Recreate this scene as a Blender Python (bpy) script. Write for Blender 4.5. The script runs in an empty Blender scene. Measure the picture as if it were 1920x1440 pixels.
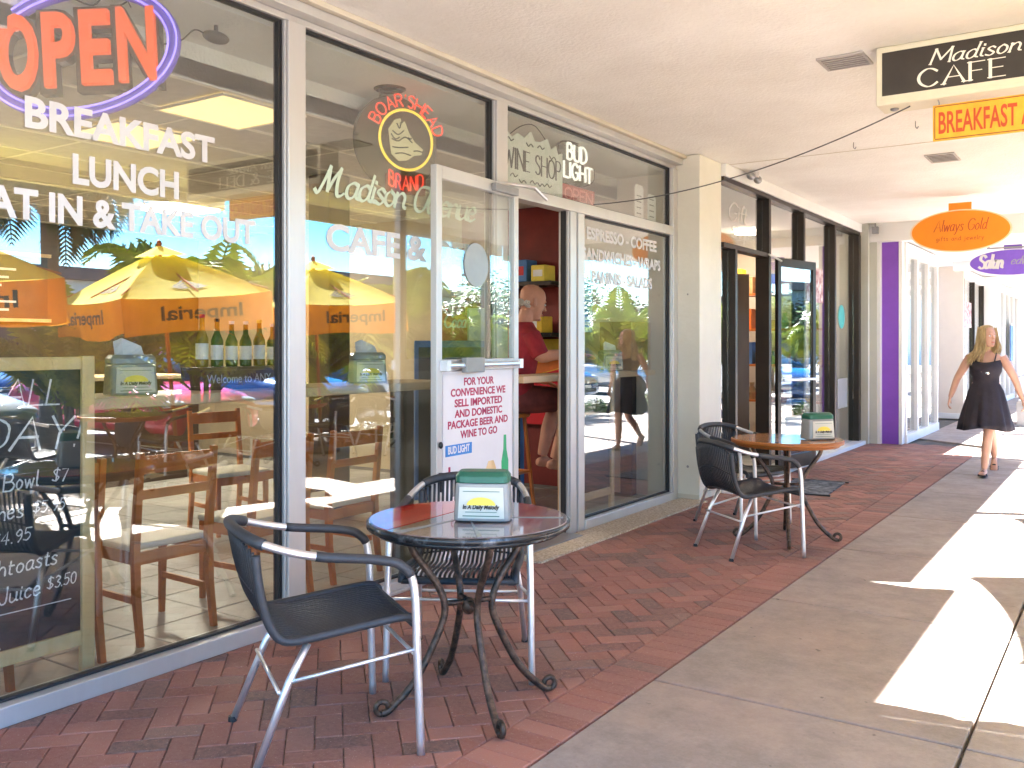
import bpy, math, random
from mathutils import Vector, Matrix, Quaternion
random.seed(7)
R = math.radians
S = bpy.context.scene
COL = S.collection
# ------------------------------------------------------------------ camera, sky, sun, exposure
cam = bpy.data.cameras.new("camera"); camo = bpy.data.objects.new("camera", cam); COL.objects.link(camo)
camo.location = (3.48, 0, 1.40); camo.rotation_euler = (R(90), 0, R(33.94))
cam.lens = 32.4; cam.sensor_width = 36; cam.shift_y = -73/1920
cam.clip_end = 3000; cam.clip_start = .05
S.camera = camo
SUNV = Vector((.853, .38, 1.0)).normalized()
EL = math.asin(SUNV.z); AZ = math.atan2(SUNV.x, SUNV.y)
w = bpy.data.worlds.new("World"); S.world = w; w.use_nodes = True
sky = w.node_tree.nodes.new("ShaderNodeTexSky"); sky.sky_type = 'NISHITA'; sky.sun_disc = False
sky.sun_elevation = EL; sky.sun_rotation = AZ; sky.air_density = .9; sky.dust_density = .1; sky.ozone_density = 3
bg = w.node_tree.nodes["Background"]; bg.inputs[1].default_value = .085
hsv = w.node_tree.nodes.new("ShaderNodeHueSaturation"); hsv.inputs["Saturation"].default_value = 1.6; hsv.inputs["Value"].default_value = .8
w.node_tree.links.new(sky.outputs[0], hsv.inputs["Color"]); w.node_tree.links.new(hsv.outputs[0], bg.inputs[0])
sl = bpy.data.lights.new("sun", 'SUN'); sl.energy = 5.0; sl.angle = R(.5); sl.color = (1, .975, .94)
so = bpy.data.objects.new("sun", sl); COL.objects.link(so); so.location = (20, 5, 20)
so.rotation_euler = (-SUNV).to_track_quat('-Z', 'Y').to_euler()
S.view_settings.view_transform = 'Standard'; S.view_settings.look = 'None'; S.view_settings.gamma = 1
S.view_settings.exposure = 4.08
S.render.engine = 'CYCLES'
S.cycles.use_denoising = True
S.cycles.max_bounces = 10; S.cycles.diffuse_bounces = 5; S.cycles.glossy_bounces = 5
S.cycles.transparent_max_bounces = 24; S.cycles.transmission_bounces = 6
S.cycles.sample_clamp_indirect = 8; S.cycles.caustics_reflective = False; S.cycles.caustics_refractive = False

# ------------------------------------------------------------------ materials
def mat(name, col, rough=.6, metal=0., var=.12, vs=6., bump=0., bs=80., spec=.5, emit=None, es=0., alt=None,
        coat=0., stretch=None, rvar=0., altp=(.4, .65)):
    m = bpy.data.materials.new(name); m.use_nodes = True; nt = m.node_tree; N = nt.nodes; L = nt.links
    b = N["Principled BSDF"]
    b.inputs["Roughness"].default_value = rough; b.inputs["Metallic"].default_value = metal
    b.inputs["Specular IOR Level"].default_value = spec; b.inputs["Coat Weight"].default_value = coat
    tc = N.new("ShaderNodeTexCoord"); src = tc.outputs["Object"]
    if stretch:
        mp = N.new("ShaderNodeMapping"); mp.inputs["Scale"].default_value = stretch
        L.new(src, mp.inputs[0]); src = mp.outputs[0]
    c = tuple(col) + (1,)
    if var or alt:
        n = N.new("ShaderNodeTexNoise"); n.inputs["Scale"].default_value = vs; n.inputs["Detail"].default_value = 6
        n.inputs["Roughness"].default_value = .65
        L.new(src, n.inputs["Vector"])
        r = N.new("ShaderNodeValToRGB"); L.new(n.outputs["Fac"], r.inputs[0])
        r.color_ramp.elements[0].position = altp[0] if alt else .3; r.color_ramp.elements[1].position = altp[1] if alt else .7
        r.color_ramp.elements[0].color = tuple(x*(1-var) for x in col) + (1,)
        r.color_ramp.elements[1].color = (tuple(alt) + (1,)) if alt else tuple(min(1, x*(1+var)) for x in col) + (1,)
        L.new(r.outputs[0], b.inputs["Base Color"])
        if rvar:
            mr = N.new("ShaderNodeMapRange"); L.new(n.outputs["Fac"], mr.inputs[0])
            mr.inputs[3].default_value = max(0, rough-rvar); mr.inputs[4].default_value = min(1, rough+rvar)
            L.new(mr.outputs[0], b.inputs["Roughness"])
    else:
        b.inputs["Base Color"].default_value = c
    if bump:
        n2 = N.new("ShaderNodeTexNoise"); n2.inputs["Scale"].default_value = bs; n2.inputs["Detail"].default_value = 5
        L.new(src, n2.inputs["Vector"])
        bp = N.new("ShaderNodeBump"); bp.inputs["Strength"].default_value = bump; bp.inputs["Distance"].default_value = .01
        L.new(n2.outputs["Fac"], bp.inputs["Height"]); L.new(bp.outputs[0], b.inputs["Normal"])
    if emit:
        b.inputs["Emission Color"].default_value = tuple(emit) + (1,); b.inputs["Emission Strength"].default_value = es
    return m

def glass_mat(name, r0, tint=(.9, .93, .92)):
    m = bpy.data.materials.new(name); m.use_nodes = True; nt = m.node_tree; N = nt.nodes; L = nt.links
    N.remove(N["Principled BSDF"]); out = N["Material Output"]
    ge = N.new("ShaderNodeNewGeometry")
    d = N.new("ShaderNodeVectorMath"); d.operation = 'DOT_PRODUCT'; L.new(ge.outputs["Normal"], d.inputs[0]); L.new(ge.outputs["Incoming"], d.inputs[1])
    a = N.new("ShaderNodeMath"); a.operation = 'ABSOLUTE'; L.new(d.outputs["Value"], a.inputs[0])
    s = N.new("ShaderNodeMath"); s.operation = 'SUBTRACT'; s.inputs[0].default_value = 1; L.new(a.outputs[0], s.inputs[1])
    p = N.new("ShaderNodeMath"); p.operation = 'POWER'; p.inputs[1].default_value = 5; L.new(s.outputs[0], p.inputs[0])
    mr = N.new("ShaderNodeMapRange"); mr.inputs[3].default_value = r0; mr.inputs[4].default_value = 1; L.new(p.outputs[0], mr.inputs[0])
    t = N.new("ShaderNodeBsdfTransparent"); t.inputs[0].default_value = tint + (1,)
    g = N.new("ShaderNodeBsdfGlossy"); g.inputs["Roughness"].default_value = 0.0; g.inputs[0].default_value = (1, 1, 1, 1)
    mx = N.new("ShaderNodeMixShader"); L.new(mr.outputs[0], mx.inputs[0]); L.new(t.outputs[0], mx.inputs[1]); L.new(g.outputs[0], mx.inputs[2])
    L.new(mx.outputs[0], out.inputs[0])
    return m

M = {}
M['glass'] = glass_mat("shop_glass", .13)
M['glass2'] = glass_mat("tinted_shop_glass", .13, (.82, .86, .86))
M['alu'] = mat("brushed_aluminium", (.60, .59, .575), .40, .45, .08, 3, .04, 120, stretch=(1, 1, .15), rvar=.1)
M['alu_d'] = mat("dark_aluminium", (.30, .30, .31), .45, .6, .1, 4)  # darker aluminium tone for fittings, threshold and bench
M['gasket'] = mat("black_gasket", (.02, .02, .022), .6, 0, .1)
M['soffit'] = mat("painted_plaster_soffit", (.86, .84, .79), .75, 0, .06, .9, .7, 45, alt=(.90, .89, .85))
M['soffit2'] = mat("white_plaster_soffit", (.82, .82, .82), .75, 0, .03, .9, .2, 9)
M['header'] = mat("cream_painted_header", (.62, .57, .46), .6, 0, .08, 3, .1, 30)
M['pillar'] = mat("cream_painted_column", (.74, .72, .62), .65, 0, .06, 1.1, .3, 30, alt=(.77, .75, .66))
M['pillar_g'] = mat("grey_green_column", (.52, .53, .48), .65, 0, .07, 1.6, .12, 22)
M['white'] = mat("white_paint", (.80, .80, .80), .5, 0, .05, 2, .05, 30)
M['purple'] = mat("purple_paint", (.22, .07, .50), .5, 0, .1, 2.5, .06, 20)
M['beige'] = mat("beige_wall_paint", (.72, .63, .54), .7, 0, .05, 1.5, .1, 25)
M['bronze'] = mat("dark_bronze_frame", (.028, .020, .016), .4, .5, .2, 4)
M['darkmet'] = mat("brown_wrought_iron", (.075, .052, .04), .45, .6, .35, 30, .25, 120, alt=(.16, .10, .07))
M['black'] = mat("black_plastic", (.018, .018, .02), .45, 0, .15)
M['wicker'] = mat("black_woven_vinyl", (.022, .023, .027), .34, 0, .2, 60, .3, 260)
M['sleeve'] = mat("dark_rubber_sleeve", (.035, .037, .042), .5, 0, .2, 30, .15, 200)
M['tube'] = mat("polished_aluminium_tube", (.80, .80, .82), .36, .85, .08, 8, .03, 60, rvar=.12)
M['wood'] = mat("orange_stained_wood", (.50, .13, .025), .42, 0, .25, 5, .15, 30, alt=(.66, .21, .04), stretch=(1, 1, .12), altp=(.35, .7))
M['pine'] = mat("varnished_pine", (.84, .56, .25), .5, 0, .12, 6, .1, 40, alt=(.90, .68, .38), stretch=(1, 1, .15))
M['counter'] = mat("pale_wood_counter", (.68, .48, .29), .45, 0, .12, 4, .08, 30, stretch=(.6, .15, 1), alt=(.76, .58, .38))
M['cream'] = mat("cream_seat_vinyl", (.70, .64, .50), .5, 0, .06)
M['slate'] = mat("chalkboard_slate", (.02, .025, .035), .5, 0, .3, 3, .05, 30, alt=(.05, .06, .07), altp=(.45, .9))
M['chalk'] = mat("white_chalk", (.85, .86, .88), .9, 0, .25, 90)
M['vinyl'] = mat("white_vinyl_lettering", (.60, .59, .58), .5, 0, .04)
M['vinylg'] = mat("pale_green_lettering", (.52, .62, .48), .5, 0, .05)
M['tile'] = mat("grey_floor_tile", (.30, .28, .25), .4, 0, .15, 3, .05, 30, alt=(.38, .36, .32))
M['grout'] = mat("dark_grout", (.10, .09, .08), .9, 0, .2)
M['intwall'] = mat("tan_interior_wall", (.46, .36, .23), .7, 0, .1, 2)
M['intdark'] = mat("dark_red_interior_wall", (.20, .02, .015), .6, 0, .3, 2)
M['brown'] = mat("brown_panelling", (.10, .055, .03), .55, 0, .3, 3, stretch=(1, 1, .2))
M['ctile'] = mat("ceiling_tile", (.52, .49, .43), .9, 0, .12, 14, .5, 90)
M['grid'] = mat("ceiling_grid_metal", (.85, .80, .68), .5, 0, .05)
M['lamp'] = mat("lit_diffuser", (.9, .8, .5), .6, 0, 0, emit=(1, .68, .24), es=.12)
M['fill_lamp'] = mat("added_fill_diffuser", (.9, .8, .6), .6, 0, 0, emit=(1, .88, .72), es=12)  # for the added deep panels that brighten the cafe inside
M['lamp2'] = mat("lit_shop_lamp", (.9, .8, .6), .6, 0, 0, emit=(1, .86, .65), es=6.0)
M['orange_n'] = mat("orange_neon_tube", (.45, .04, .0), .5, 0, 0, emit=(1, .11, .003), es=.058)
M['purple_n'] = mat("violet_neon_tube", (.4, .3, .9), .5, 0, 0, emit=(.30, .22, 1), es=.11)
M['purple_b'] = mat("violet_sign_ring", (.10, .055, .42), .4, 0, .1, emit=(.10, .05, .5), es=.03)
M['red_n'] = mat("red_neon_tube", (.9, .1, .05), .5, 0, 0, emit=(1, .05, .02), es=.085)
M['yellow_n'] = mat("yellow_neon_tube", (.9, .7, .1), .5, 0, 0, emit=(1, .60, .05), es=.075)
M['white_n'] = mat("white_neon_tube", (.8, .8, .75), .5, 0, 0, emit=(1, .95, .8), es=.07)
M['smoke'] = mat("smoked_acrylic", (.05, .045, .035), .25, 0, .2)
M['smoke2'] = mat("grey_acrylic_disc", (.12, .115, .09), .25, 0, .2)
M['signbox'] = mat("cream_sign_cabinet", (.72, .68, .52), .5, 0, .05)
M['signface'] = mat("dark_brown_sign_face", (.035, .028, .022), .35, 0, .2)
M['signtxt'] = mat("cream_sign_lettering", (.88, .86, .74), .5, 0, .03)
M['banner'] = mat("yellow_orange_banner", (.90, .42, .02), .55, 0, .1, 5, alt=(.92, .55, .04))
M['bannert'] = mat("red_banner_lettering", (.55, .07, .01), .55, 0, .1)
M['orange'] = mat("orange_sign_paint", (.98, .30, .005), .5, 0, .05)
M['pale_o'] = mat("pale_orange_rim", (.95, .72, .48), .5)
M['orange_d'] = mat("dark_orange_edge", (.30, .09, .01), .5, 0, .1)
M['purple_s'] = mat("violet_sign_paint", (.17, .08, .50), .5, 0, .1)
M['umb_y'] = mat("yellow_umbrella_canvas", (.86, .76, .16), .8, 0, .08, 4, .2, 40)
M['umb_o'] = mat("orange_umbrella_canvas", (.95, .36, .015), .8, 0, .12, 5, .2, 40)
M['ink'] = mat("dark_print_ink", (.03, .025, .02), .6, 0, .1)
M['paper'] = mat("white_paper", (.82, .80, .80), .6, 0, .03)
M['cardp'] = mat("cream_card", (.60, .60, .52), .6, 0, .04)
M['magenta'] = mat("magenta_print", (.45, .03, .09), .6, 0, .1)
M['blue_i'] = mat("blue_print", (.05, .25, .65), .6, 0, .1)
M['green_g'] = mat("green_bottle_print", (.02, .42, .16), .4, 0, .2)
M['green_p'] = mat("dark_green_plastic", (.015, .12, .07), .35, 0, .1)
M['clear_p'] = mat("grey_translucent_plastic", (.30, .31, .30), .25, 0, .1, 4)
M['sun_y'] = mat("yellow_label_print", (.85, .68, .10), .6, 0, .1)
M['tabler'] = mat("red_gloss_table_print", (.50, .008, .008), .06, 0, .1, 4, coat=.6)
M['table1'] = mat("dark_marbled_tabletop", (.10, .02, .02), .09, 0, .3, 3.5, alt=(.30, .26, .27), coat=.6, stretch=(1, .25, 1), altp=(.45, .62))
M['table2'] = mat("amber_wood_tabletop", (.55, .20, .045), .16, 0, .2, 6, alt=(.66, .28, .08), coat=.5, stretch=(1, .2, 1))
M['rim'] = mat("black_table_rim", (.03, .03, .032), .25, .3, .2, 12, alt=(.2, .22, .24), altp=(.55, .75))
M['skin'] = mat("tanned_skin", (.58, .33, .24), .5, 0, .06, 14, .15, 160)
M['skin_m'] = mat("sunburnt_skin", (.66, .32, .21), .5, 0, .07, 12, .2, 140)
M['hair'] = mat("blonde_hair", (.46, .31, .13), .5, 0, .3, 20, .3, 120, alt=(.68, .52, .28), stretch=(1, 1, .2))
M['hair_g'] = mat("thin_grey_hair", (.55, .5, .45), .7, 0, .2, 30)
M['dress'] = mat("black_dress_cloth", (.022, .018, .028), .8, 0, .3, 9, .3, 90)
M['shirt'] = mat("dark_red_shirt", (.34, .02, .03), .8, 0, .3, 9)
M['short'] = mat("dark_red_shorts", (.20, .04, .03), .8, 0, .3, 9)
M['asphalt'] = mat("asphalt", (.20, .195, .19), .85, 0, .25, 12, .3, 120)
M['kerb'] = mat("concrete_kerb", (.48, .46, .42), .8, 0, .1, 6, .2, 60)
M['soil'] = mat("dark_soil", (.06, .04, .025), .95, 0, .3, 12, .5, 40)
M['leaf_y'] = mat("bright_palm_leaf", (.20, .33, .02), .5, 0, .3, 3, alt=(.48, .52, .06))
M['leaf_g'] = mat("green_leaf", (.05, .14, .02), .5, 0, .35, 4, alt=(.12, .22, .03))
M['leaf_d'] = mat("dark_leaf", (.02, .055, .015), .5, 0, .3, 4, alt=(.05, .09, .02))
M['leaf_r'] = mat("red_croton_leaf", (.30, .015, .03), .45, 0, .4, 6, alt=(.14, .06, .02))
M['bark'] = mat("palm_bark", (.14, .12, .10), .9, 0, .3, 10, .6, 30, stretch=(.3, .3, 3))
M['car_p'] = mat("crimson_car_paint", (.66, .02, .07), .22, .1, .04, coat=.7)
M['car_b'] = mat("blue_car_paint", (.05, .12, .30), .22, .4, .04, coat=.7)
M['car_w'] = mat("silver_car_paint", (.60, .62, .64), .25, .5, .04, coat=.7)
M['carglass'] = mat("car_window_glass", (.03, .04, .05), .08, 0, .1)
M['chrome'] = mat("chrome_trim", (.7, .7, .7), .15, 1, .05)
M['tyre'] = mat("tyre_rubber", (.02, .02, .02), .85, 0, .2)
M['headl'] = mat("headlight_lens", (.55, .58, .62), .1, .2, .1)
M['bld_w'] = mat("pale_stucco", (.72, .71, .68), .8, 0, .08, .6)
M['bld_t'] = mat("teal_stucco", (.20, .30, .33), .8, 0, .1, .5)
M['winglass'] = mat("far_window_glass", (.04, .06, .08), .1, 0, .3, .8)
M['roofr'] = mat("dark_flat_roof", (.12, .11, .11), .8, 0, .2)
M['sand'] = mat("joint_sand", (.13, .10, .08), .95, 0, .5, 30, .4, 120, alt=(.30, .24, .19))
M['mat'] = mat("grey_door_mat", (.07, .085, .11), .9, 0, .5, 14, .5, 60, alt=(.20, .22, .26))
M['thresh'] = mat("speckled_stone_threshold", (.44, .36, .26), .7, 0, .25, 60, .3, 120, alt=(.62, .55, .45))
M['card'] = mat("brown_cardboard", (.42, .26, .15), .8, 0, .08, 4)
M['cokered'] = mat("red_drinks_carton", (.60, .01, .02), .5, 0, .05)
M['goods_y'] = mat("yellow_goods", (.80, .50, .04), .5, 0, .2)
M['goods_b'] = mat("blue_goods", (.06, .18, .45), .5, 0, .2)
M['goods_o'] = mat("orange_goods", (.70, .16, .02), .5, 0, .2)
M['goods_t'] = mat("tan_goods", (.40, .26, .12), .6, 0, .3)
M['goods_g'] = mat("teal_goods", (.05, .35, .33), .5, 0, .2)
M['wineg'] = mat("green_bottle_glass", (.02, .09, .03), .1, 0, .2)
M['clearg'] = mat("amber_bottle_glass", (.25, .16, .03), .1, 0, .2)
M['signgreen'] = mat("pale_green_wood_sign", (.88, .93, .80), .7, 0, .08, 14, alt=(.94, .95, .86))
M['cable'] = mat("grey_cable", (.10, .10, .10), .6, 0, .1)
M['ventg'] = mat("grey_vent_metal", (.46, .43, .40), .5, .3, .1)

def brick_mat(name, cols, rough, bump):
    m = bpy.data.materials.new(name); m.use_nodes = True; nt = m.node_tree; N = nt.nodes; L = nt.links
    b = N["Principled BSDF"]; b.inputs["Roughness"].default_value = rough
    at = N.new("ShaderNodeAttribute"); at.attribute_name = "tone"
    r = N.new("ShaderNodeValToRGB"); r.color_ramp.interpolation = 'LINEAR'
    el = r.color_ramp.elements
    while len(el) < len(cols): el.new(.5)
    for i, c in enumerate(cols):
        el[i].position = i/(len(cols)-1); el[i].color = c + (1,)
    L.new(at.outputs["Fac"], r.inputs[0])
    tc = N.new("ShaderNodeTexCoord")
    def noise(scale, det=6, ro=.6):
        n = N.new("ShaderNodeTexNoise"); n.inputs["Scale"].default_value = scale; n.inputs["Detail"].default_value = det
        n.inputs["Roughness"].default_value = ro; L.new(tc.outputs["Object"], n.inputs["Vector"]); return n
    def mixc(fac, a, bcol, mode='MIX'):
        x = N.new("ShaderNodeMix"); x.data_type = 'RGBA'; x.blend_type = mode
        if isinstance(fac, float): x.inputs[0].default_value = fac
        else: L.new(fac, x.inputs[0])
        L.new(a, x.inputs[6])
        if isinstance(bcol, tuple): x.inputs[7].default_value = bcol
        else: L.new(bcol, x.inputs[7])
        return x.outputs[2]
    def ramp(src, p0, p1, v0=0., v1=1.):
        q = N.new("ShaderNodeMapRange"); L.new(src, q.inputs[0]); q.inputs[1].default_value = p0; q.inputs[2].default_value = p1
        q.inputs[3].default_value = v0; q.inputs[4].default_value = v1; return q.outputs[0]
    return m, nt, N, L, b, r, noise, mixc, ramp, tc

def make_brick():
    m, nt, N, L, b, r, noise, mixc, ramp, tc = brick_mat("clay_paver", [(.11, .07, .06), (.23, .09, .065), (.30, .11, .078), (.40, .17, .125), (.21, .13, .105)], .72, .4)
    n1 = noise(1.3, 4); c = mixc(ramp(n1.outputs[0], .42, .66, 0, .6), r.outputs[0], (.11, .08, .07, 1))
    n2 = noise(45, 8, .75); c = mixc(ramp(n2.outputs[0], .35, .65, 0, .6), c, (.36, .19, .155, 1))
    n4 = noise(120, 3, .6); c = mixc(ramp(n4.outputs[0], .66, .70, 0, .8), c, (.60, .50, .43, 1))
    L.new(c, b.inputs["Base Color"])
    n3 = noise(150, 6, .7); bp = N.new("ShaderNodeBump"); bp.inputs["Strength"].default_value = .5; bp.inputs["Distance"].default_value = .006
    L.new(n3.outputs[0], bp.inputs["Height"]); L.new(bp.outputs[0], b.inputs["Normal"])
    L.new(ramp(n1.outputs[0], .3, .7, .62, .85), b.inputs["Roughness"])
    return m
def make_conc():
    m, nt, N, L, b, r, noise, mixc, ramp, tc = brick_mat("stained_concrete", [(.31, .26, .24), (.38, .325, .30), (.345, .29, .27)], .7, .3)
    n1 = noise(.7, 5, .55); c = mixc(ramp(n1.outputs[0], .38, .66, 0, .8), r.outputs[0], (.37, .26, .205, 1))
    n5 = noise(1.9, 8, .75); c = mixc(ramp(n5.outputs[0], .46, .7, 0, .75), c, (.20, .18, .165, 1))
    n2 = noise(60, 8, .7); c = mixc(ramp(n2.outputs[0], .4, .7, 0, .35), c, (.40, .37, .34, 1))
    n6 = noise(7, 8, .8); c = mixc(ramp(n6.outputs[0], .4, .6, 0, .3), c, (.14, .12, .11, 1)); n4 = noise(16, 3, .5); c = mixc(ramp(n4.outputs[0], .69, .74, 0, .7), c, (.09, .07, .06, 1))
    L.new(c, b.inputs["Base Color"])
    n3 = noise(180, 6, .7); bp = N.new("ShaderNodeBump"); bp.inputs["Strength"].default_value = .45; bp.inputs["Distance"].default_value = .005
    L.new(n3.outputs[0], bp.inputs["Height"]); L.new(bp.outputs[0], b.inputs["Normal"])
    L.new(ramp(n5.outputs[0], .3, .7, .5, .8), b.inputs["Roughness"])
    return m
M['brick'] = make_brick(); M['conc'] = make_conc()

# ------------------------------------------------------------------ mesh helpers
class MB:
    def __init__(s): s.v = []; s.f = []; s.m = []; s.tone = []; s.mi = 0; s.tn = 0.
    def add(s, vs, fs):
        o = len(s.v); s.v += [tuple(p) for p in vs]
        for f in fs: s.f.append(tuple(i+o for i in f)); s.m.append(s.mi); s.tone.append(s.tn)
        return s
    def bx(s, x0, x1, y0, y1, z0, z1, mt=None):
        P = [Vector((x, y, z)) for x in (x0, x1) for y in (y0, y1) for z in (z0, z1)]
        if mt: P = [mt @ p for p in P]
        return s.add(P, [(0, 1, 3, 2), (4, 6, 7, 5), (0, 4, 5, 1), (2, 3, 7, 6), (0, 2, 6, 4), (1, 5, 7, 3)])
    def bar(s, a, b, w, d, up=(0, 0, 1)):
        a = Vector(a); b = Vector(b); t = (b-a).normalized(); up = Vector(up)
        if abs(t.dot(up)) > .95: up = Vector((1, 0, 0))
        x = t.cross(up).normalized(); y = x.cross(t)
        P = [q + x*sx*w/2 + y*sy*d/2 for q in (a, b) for sx, sy in ((-1, -1), (1, -1), (1, 1), (-1, 1))]
        return s.add(P, [(3, 2, 1, 0), (4, 5, 6, 7), (0, 1, 5, 4), (1, 2, 6, 5), (2, 3, 7, 6), (3, 0, 4, 7)])
    def tube(s, path, r, n=8, closed=False, flat=1.):
        P = [Vector(p) for p in path]; k = len(P)
        if not hasattr(r, '__len__'): r = [r]*k
        T = []
        for i in range(k):
            a = P[(i-1) % k] if (closed or i > 0) else P[i]; b = P[(i+1) % k] if (closed or i < k-1) else P[i]
            T.append((b-a).normalized())
        u = T[0].orthogonal().normalized(); vs = []
        for i in range(k):
            if i: 
                q = T[i-1].rotation_difference(T[i]); u = (q @ u); u = (u - T[i]*u.dot(T[i])).normalized()
            v = T[i].cross(u)
            for j in range(n):
                a = 2*math.pi*j/n; vs.append(P[i] + (u*math.cos(a) + v*math.sin(a)*flat)*r[i])
        fs = [(i*n+j, i*n+(j+1) % n, (i+1)*n+(j+1) % n, (i+1)*n+j) for i in range(k-1) for j in range(n)]
        if closed: fs += [((k-1)*n+j, (k-1)*n+(j+1) % n, (j+1) % n, j) for j in range(n)]
        else: fs += [tuple(range(n-1, -1, -1)), tuple((k-1)*n+j for j in range(n))]
        return s.add(vs, fs)
    def lathe(s, prof, n=24, c=(0, 0, 0), ax=None):
        c = Vector(c); vs = []
        for r, z in prof:
            for j in range(n):
                a = 2*math.pi*j/n; p = Vector((r*math.cos(a), r*math.sin(a), z))
                if ax: p = ax @ p
                vs.append(c+p)
        k = len(prof)
        fs = [(i*n+j, i*n+(j+1) % n, (i+1)*n+(j+1) % n, (i+1)*n+j) for i in range(k-1) for j in range(n)]
        fs += [tuple(range(n-1, -1, -1)), tuple((k-1)*n+j for j in range(n))]
        return s.add(vs, fs)
    def loft(s, secs, n=14, sq=1.):
        """secs: (centre, rx, ry, side, fwd)"""
        vs = []
        for c, rx, ry, sd, fw in secs:
            c = Vector(c); sd = Vector(sd); fw = Vector(fw)
            for j in range(n):
                a = 2*math.pi*j/n; ca, sa = math.cos(a), math.sin(a)
                ca = math.copysign(abs(ca)**sq, ca); sa = math.copysign(abs(sa)**sq, sa)
                vs.append(c + sd*rx*ca + fw*ry*sa)
        k = len(secs)
        fs = [(i*n+j, i*n+(j+1) % n, (i+1)*n+(j+1) % n, (i+1)*n+j) for i in range(k-1) for j in range(n)]
        fs += [tuple(range(n-1, -1, -1)), tuple((k-1)*n+j for j in range(n))]
        return s.add(vs, fs)
    def ell(s, c, rx, ry, rz, rot=None, n=12, k=8):
        c = Vector(c); vs = []; fs = []
        for i in range(k+1):
            t = math.pi*i/k
            for j in range(n):
                a = 2*math.pi*j/n; p = Vector((rx*math.sin(t)*math.cos(a), ry*math.sin(t)*math.sin(a), -rz*math.cos(t)))
                if rot: p = rot @ p
                vs.append(c+p)
        fs = [(i*n+j, i*n+(j+1) % n, (i+1)*n+(j+1) % n, (i+1)*n+j) for i in range(k) for j in range(n)]
        return s.add(vs, fs)
    def prism(s, poly, o, u, v, th):
        """2-D polygon in the plane o+u*a+v*b, extruded by vector th"""
        o = Vector(o); u = Vector(u); v = Vector(v); th = Vector(th); n = len(poly)
        A = [o+u*a+v*b for a, b in poly]; B = [p+th for p in A]
        if u.cross(v).dot(th) < 0: A, B = B, A
        ar = sum(poly[i][0]*poly[(i+1) % n][1]-poly[(i+1) % n][0]*poly[i][1] for i in range(n))
        fs = [tuple(range(n-1, -1, -1)), tuple(range(n, 2*n))] + [(i, (i+1) % n, n+(i+1) % n, n+i) for i in range(n)]
        if ar < 0: fs = [tuple(reversed(f)) for f in fs]
        return s.add(A+B, fs)
    def slab(s, poly, z=0., ch=.004, depth=.03, gap=.0):
        """paver from a convex CCW polygon, chamfered"""
        n = len(poly); c = (sum(p[0] for p in poly)/n, sum(p[1] for p in poly)/n)
        def ins(d):
            out = []
            for i in range(n):
                p0 = Vector(poly[i-1]); p1 = Vector(poly[i]); p2 = Vector(poly[(i+1) % n])
                e1 = (p1-p0).normalized(); e2 = (p2-p1).normalized()
                n1 = Vector((-e1.y, e1.x)); n2 = Vector((-e2.y, e2.x)); b = n1+n2
                if b.length < 1e-6: out.append(p1+n1*d); continue
                b.normalize(); out.append(p1 + b*(d/max(.5, b.dot(n1))))
            return out
        A = ins(gap/2); B = ins(gap/2+ch)
        vs = [(p.x, p.y, z-depth) for p in A]+[(p.x, p.y, z-ch) for p in A]+[(p.x, p.y, z) for p in B]
        fs = [tuple(range(2*n, 3*n))]
        for k in (0, 1): fs += [(k*n+i, k*n+(i+1) % n, (k+1)*n+(i+1) % n, (k+1)*n+i) for i in range(n)]
        return s.add(vs, fs)
    def build(s, name, mats, parent=None, smooth=False, bev=0., world=None, tone=False, sub=0):
        me = bpy.data.meshes.new(name)
        vs = s.v
        if world is not None: vs = [(p[0]-world[0], p[1]-world[1], p[2]-world[2]) for p in vs]
        me.from_pydata(vs, [], s.f)
        if not isinstance(mats, (list, tuple)): mats = [mats]
        for x in mats: me.materials.append(M[x] if isinstance(x, str) else x)
        if len(mats) > 1: me.polygons.foreach_set("material_index", s.m)
        if smooth: me.polygons.foreach_set("use_smooth", [True]*len(s.f))
        if tone:
            a = me.attributes.new("tone", 'FLOAT', 'FACE'); a.data.foreach_set("value", s.tone)
        me.update()
        o = bpy.data.objects.new(name, me); COL.objects.link(o)
        if parent is not None: o.parent = parent
        if bev:
            b = o.modifiers.new("bevel", 'BEVEL'); b.width = bev; b.segments = 2; b.limit_method = 'ANGLE'; b.angle_limit = R(40)
        if sub:
            q = o.modifiers.new("sub", 'SUBSURF'); q.levels = sub; q.render_levels = sub
        if smooth == 2:
            try:
                for p in me.polygons: pass
            except Exception: pass
        return o

def tag(o, label=None, cat=None, group=None, kind=None):
    if label: o['label'] = label
    if cat: o['category'] = cat
    if group: o['group'] = group
    if kind: o['kind'] = kind
    return o
def struct(o): o['kind'] = 'structure'; return o
def thing(name, label, cat, loc=(0, 0, 0), rz=0., group=None, rot=None):
    o = bpy.data.objects.new(name, None); COL.objects.link(o); o.empty_display_size = .1
    o.location = loc; o.rotation_euler = rot if rot else (0, 0, rz)
    return tag(o, label, cat, group)
def copy_tree(o, parent=None, top=True):
    c = o.copy(); COL.objects.link(c)
    if parent is not None: c.parent = parent
    for ch in [x for x in list(KIDS.get(o.name, []))]:
        d = copy_tree(ch, c, False); KIDS.setdefault(c.name, []).append(d)
    return c
KIDS = {}
def index_kids():
    KIDS.clear()
    for o in list(bpy.data.objects):
        if o.parent: KIDS.setdefault(o.parent.name, []).append(o)

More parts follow.
